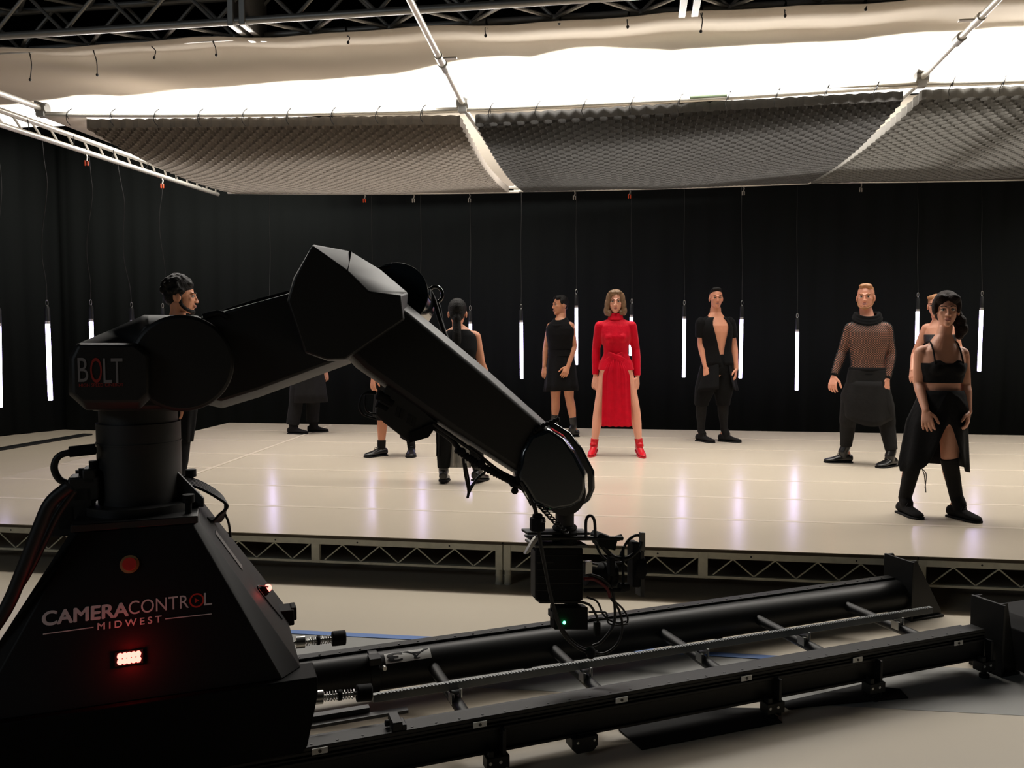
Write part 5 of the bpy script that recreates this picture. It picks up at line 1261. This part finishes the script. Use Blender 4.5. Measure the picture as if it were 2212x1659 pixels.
p.garment('crop_top', mBlackCl, lambda mb: (p.torso(mb, .42, .74, .010), [mb.sph(p.Hc.lerp(p.M, .66)+p.S*q_*.060*p.k+p.F*.078*p.k, (.058*p.k,)*3, 16) for q_ in (-1, 1)]), .007)
mb = MB()
for q_ in (-1, 1):
    a = p.Hc.lerp(p.M, .74)+p.S*q_*.092+p.F*.115; b = p.M+p.S*q_*.088+up*.030; c = p.Hc.lerp(p.M, .72)+p.S*q_*.09-p.F*.10
    mb.tube([a, a.lerp(b, .55)+p.F*.030, b+p.F*.03, b-p.F*.03, b.lerp(c, .5)-p.F*.03, c], .0055, 8, smooth=4)
mb.build('strap', mBlackCl, p.t)
def hemf(a):  # front slit climbs, sides hang low
    return .30*math.exp(-((a-pi/2+.10)/.40)**2)-.05*cos(a)**2 if 0 < a < pi else -.02
ks = p.Hc.lerp(p.M, .30)
p.skirt('slit_skirt', mBlackCl, [(ks, .122*p.k+.012, .098*p.k+.012), (p.Hc.lerp(p.M, .0), .172*p.k+.014, .14), (at(2024, 905, p.Y), .190, .145), (at(2017, 1003, p.Y+.0), .222, .165)], folds=8, amp=.04, hem=hemf, label='asymmetric black skirt slit high at the front')
for q in 'lr': p.shoe(q, mSuede, shaft=.30, name='knee_boot', lm='lace-up flat black knee boot')
mb = MB(); a = p.j['al'].lerp(p.j['kl'], .8)+p.S*.06+p.F*.02; mb.tube([a, a+p.S*.03-up*.04, a+p.S*.025-up*.14], .003, 6, smooth=4); mb.tube([a, a+p.S*.018-up*.05, a+p.S*.032-up*.17], .003, 6, smooth=4); mb.build('boot_lace', mCord, p.t)

# --- woman seen from behind
Y0 = Yf(995, 1043)
p = P('person seen from behind with a long black ponytail and black sleeveless top', Y0, dict(top=(988, 646), sl=(957, 716), sr=(1027, 716), el=(942, 786), er=(1040, 784), wl=(950, 850, .05), wr=(1060, 842, .1), tl=(955, 880, .05), tr=(1062, 872, .1),
    hl=(972, 838), hr=(1008, 838), kl=(960, 930), kr=(1028, 930), al=(958, 1015), ar=(1031, 1013), fl=(961, 1032, .16), fr=(1042, 1030, .10)), fem=True, back=True, H=1.70, skin=(.50, .28, .19), head_dir=(.05, 1, 0), build_=1.06).make()
p.hair_cap(mHairB, [(0, -.018, .045, (.080, .094, .090)), (0, -.06, .0, (.066, .045, .07)), (0, -.085, -.045, (.036, .032, .05)), ]+[(0, -.088-.02*min(1, i/5), -.07-.02*i, (.034+.006*sin(i*.2), .026, .03)) for i in range(16)]+[(0, -.108, -.40, (.02, .015, .03))], label='sleek black hair in a long ponytail')
p.garment('sleeveless_top', mBlackCl, lambda mb: (p.torso(mb, -.15, 1.06, .012)), .008)
def f(mb):
    mb.rings([p.tring(t, a, b, .014) for t, a, b in p.table(-.24, .1)])
    for q in 'lr': p.leg(mb, q, 0, .97, .014, [.088, .088, .078, .062, .058, .054, .044, .04])
p.garment('trousers', mBlackCl, f)
rows = [[at(968+k*1.25-i*.1, 880+i*13, p.Y-.02+.02*sin(k*.5)) for k in range(41)] for i in range(11)]
mb = MB(); mb.rings(rows, close=False); mb.build('sheer_panel', mGreyCl, p.t, solid=.003, smooth=70)
rows = [[at(944+k*1.2-i*.15, 850+i*15, p.Y-.06+.02*sin(k*.9)) for k in range(9)] for i in range(10)]
mb = MB(); mb.rings(rows, close=False); mb.build('coat_tail', mBlackCl, p.t, solid=.004, smooth=70)
for q in 'lr': p.shoe(q, mLeather, shaft=.16, heel_h=.025, name='ankle_boot', laces=False)

# --- person whose shiny shoes show under the forearm
Y0 = Yf(850, 984)
p = P('person in ankle socks and shiny black shoes, hidden above the knee behind the robot forearm', Y0, dict(top=(850, 640), sl=(818, 702), sr=(884, 702), el=(808, 765), er=(894, 765), wl=(806, 815, -.08), wr=(896, 815, -.08), tl=(805, 848, -.12), tr=(896, 848, -.12),
    hl=(836, 812), hr=(866, 812), kl=(826, 895), kr=(880, 895), al=(824, 966), ar=(889, 966), fl=(802, 987, -.06), fr=(887, 990, -.16)), H=1.74, skin=(.52, .28, .19)).make(hl=dict(pn=(-.7, -.7, 0)), hr=dict(pn=(.7, -.7, 0)))
p.hair_cap(mHairB, SHORT); p.face()
def f(mb): p.torso(mb, -.1, 1.05, .014); [p.arm(mb, q, 0, .4, .016) for q in 'lr']
p.garment('shirt', mBlackCl, f)
p.skirt('shorts', mBlackCl, [(p.Hc.lerp(p.M, .2), .165, .13), (p.Hc, .19, .15), (at(852, 905, p.Y), .215, .17)], folds=8, amp=.05)
p.garment('sock', mCharCl, lambda mb: [p.leg(mb, q, .86, 1, .008) for q in 'lr'], .006, 1)
for q in 'lr': p.shoe(q, mLeather, shaft=0, name='lace_up_shoe', w_=1.08)

# --- person in loose trousers and long coat under the upper arm
Y0 = Yf(662, 936)
p = P('person in a long dark coat and loose trousers mostly hidden behind the robot upper arm', Y0, dict(top=(662, 640), sl=(636, 694, .05), sr=(690, 694, -.05), el=(628, 748), er=(700, 748), wl=(626, 798), wr=(702, 800), tl=(628, 826), tr=(704, 828),
    hl=(650, 790), hr=(678, 790, .05), kl=(640, 862), kr=(676, 860, .1), al=(632, 920), ar=(675, 914, .12), fl=(653, 939, -.05), fr=(711, 932, .10)), H=1.76, skin=(.5, .3, .22), head_dir=(.6, -.8, 0)).make()
p.hair_cap(mHairBr, SHORT); p.face()
def f(mb): p.torso(mb, -.1, 1.05, .02); [p.arm(mb, q, 0, .985, .018) for q in 'lr']
p.garment('coat', mCharCl, f)
p.skirt('coat_skirt', mCharCl, [(p.Hc.lerp(p.M, .2), .175, .14), (p.Hc, .20, .155), (at(668, 868, p.Y), .24, .18)], folds=7, amp=.05)
p.garment('trousers', mCharCl, lambda mb: [p.leg(mb, q, 0, .98, .02, [.088, .088, .08, .066, .066, .066, .064, .062]) for q in 'lr'], .008)
for q in 'lr': p.shoe(q, mSuede, shaft=.04, name='suede_shoe', w_=1.15)

# --- curly haired man in profile behind the robot shoulder
p = P('curly haired bearded man in profile behind the robot shoulder', 5.75, dict(top=(391, 602), sl=(372, 722, .16), sr=(392, 720, -.18), el=(368, 800, .2), er=(392, 800, -.2), wl=(384, 868, .16), wr=(400, 866, -.15), tl=(390, 905, .16), tr=(401, 897, -.16),
    hl=(382, 862, .08), hr=(385, 862, -.08), kl=(380, 985, .08), kr=(386, 985, -.08), al=(370, 1078, .1), ar=(380, 1084, -.1), fl=(405, 1100, .1), fr=(416, 1108, -.1)), H=1.76, skin=(.52, .29, .19), head_dir=(1, -.12, -.02), hs=1.04)
p.F = V((1, -.05, 0)).normalized(); p.make()
p.face(brow=mHairB, lip=(.36, .15, .13))
random.seed(5); curls = list(SHORT)+[(0, -.02, .07, (.085, .10, .09)), (0, -.065, .01, (.066, .05, .07))]
for i in range(110):
    th, ph = random.uniform(0, 2*pi), random.uniform(0, 1.75); x, y, z = sin(ph)*cos(th), sin(ph)*sin(th), cos(ph)
    if y > .55 and z < .55: continue
    curls.append((x*.086, -.022+y*.102, .045+z*.105, (.015,)*3))
p.hair_cap(mHairB, curls, vox=.006, sm=1, label='thick curly dark hair')
p.hair_cap(mHairB, [(0, .072, -.100, (.024, .020, .020))], jaw=.013, name='beard', vox=.005, sm=1)
def f(mb): p.torso(mb, -.1, 1.04, .014); [p.arm(mb, q, 0, .98, .014) for q in 'lr']
p.garment('shirt', mBlackCl, f)
p.skirt('long_tunic', mBlackCl, [(p.Hc.lerp(p.M, .2), .16, .13), (p.Hc, .18, .15), (at(385, 950, p.Y), .17, .10)], folds=7, amp=.05)
p.garment('trousers', mBlackCl, lambda mb: [p.leg(mb, q, 0, .98, .016) for q in 'lr'], .008)
for q in 'lr': p.shoe(q, mSuede, shaft=.04, name='soft_shoe')

# --- woman hidden behind the nearest woman
Y0 = 8.5
p = P('woman in a black sequinned top almost hidden behind the nearest dark haired woman', Y0, dict(top=(2022, 636), sl=(2001, 700), sr=(2060, 702), el=(1976, 764, .05), er=(2074, 764, .05), wl=(1970, 800, -.12), wr=(2078, 810, -.1), tl=(1974, 834, -.2), tr=(2074, 842, -.14),
    hl=(2018, 808), hr=(2046, 808), kl=(2016, 895), kr=(2046, 895), al=(2016, 962), ar=(2048, 962), fl=(2012, 985, -.12), fr=(2052, 985, -.12)), fem=True, H=1.70, skin=(.60, .36, .28), head_dir=(-.15, -1, 0), build_=1.05).make(hl=dict(pn=(-.7, -.7, 0)), hr=dict(pn=(.7, -.7, 0)))
p.face(brow=mHairBr); p.hair_cap(mHairG, [(0, -.024, .048, (.080, .094, .086)), (0, -.08, .06, (.045, .045, .045)), (-.04, .045, .09, (.04, .03, .025)), (.04, .045, .09, (.04, .03, .025))], label='reddish hair pulled back')
p.garment('sequinned_top', mat('black sequins', (.02, .018, .02), .25, metal=.4, noise=.6, nscale=140, bump=.8, bscale=160), lambda mb: (p.torso(mb, .1, .80, .010), [mb.sph(p.Hc.lerp(p.M, .66)+p.S*q_*.06+p.F*.082, (.056,)*3, 16) for q_ in (-1, 1)]), .007)
p.garment('trousers', mBlackCl, lambda mb: (mb.rings([p.tring(t, a, b, .014) for t, a, b in p.table(-.24, .15)]), [p.leg(mb, q, 0, .98, .012) for q in 'lr']), .008)
for q in 'lr': p.shoe(q, mLeather, shaft=.06, name='ankle_boot', laces=False)
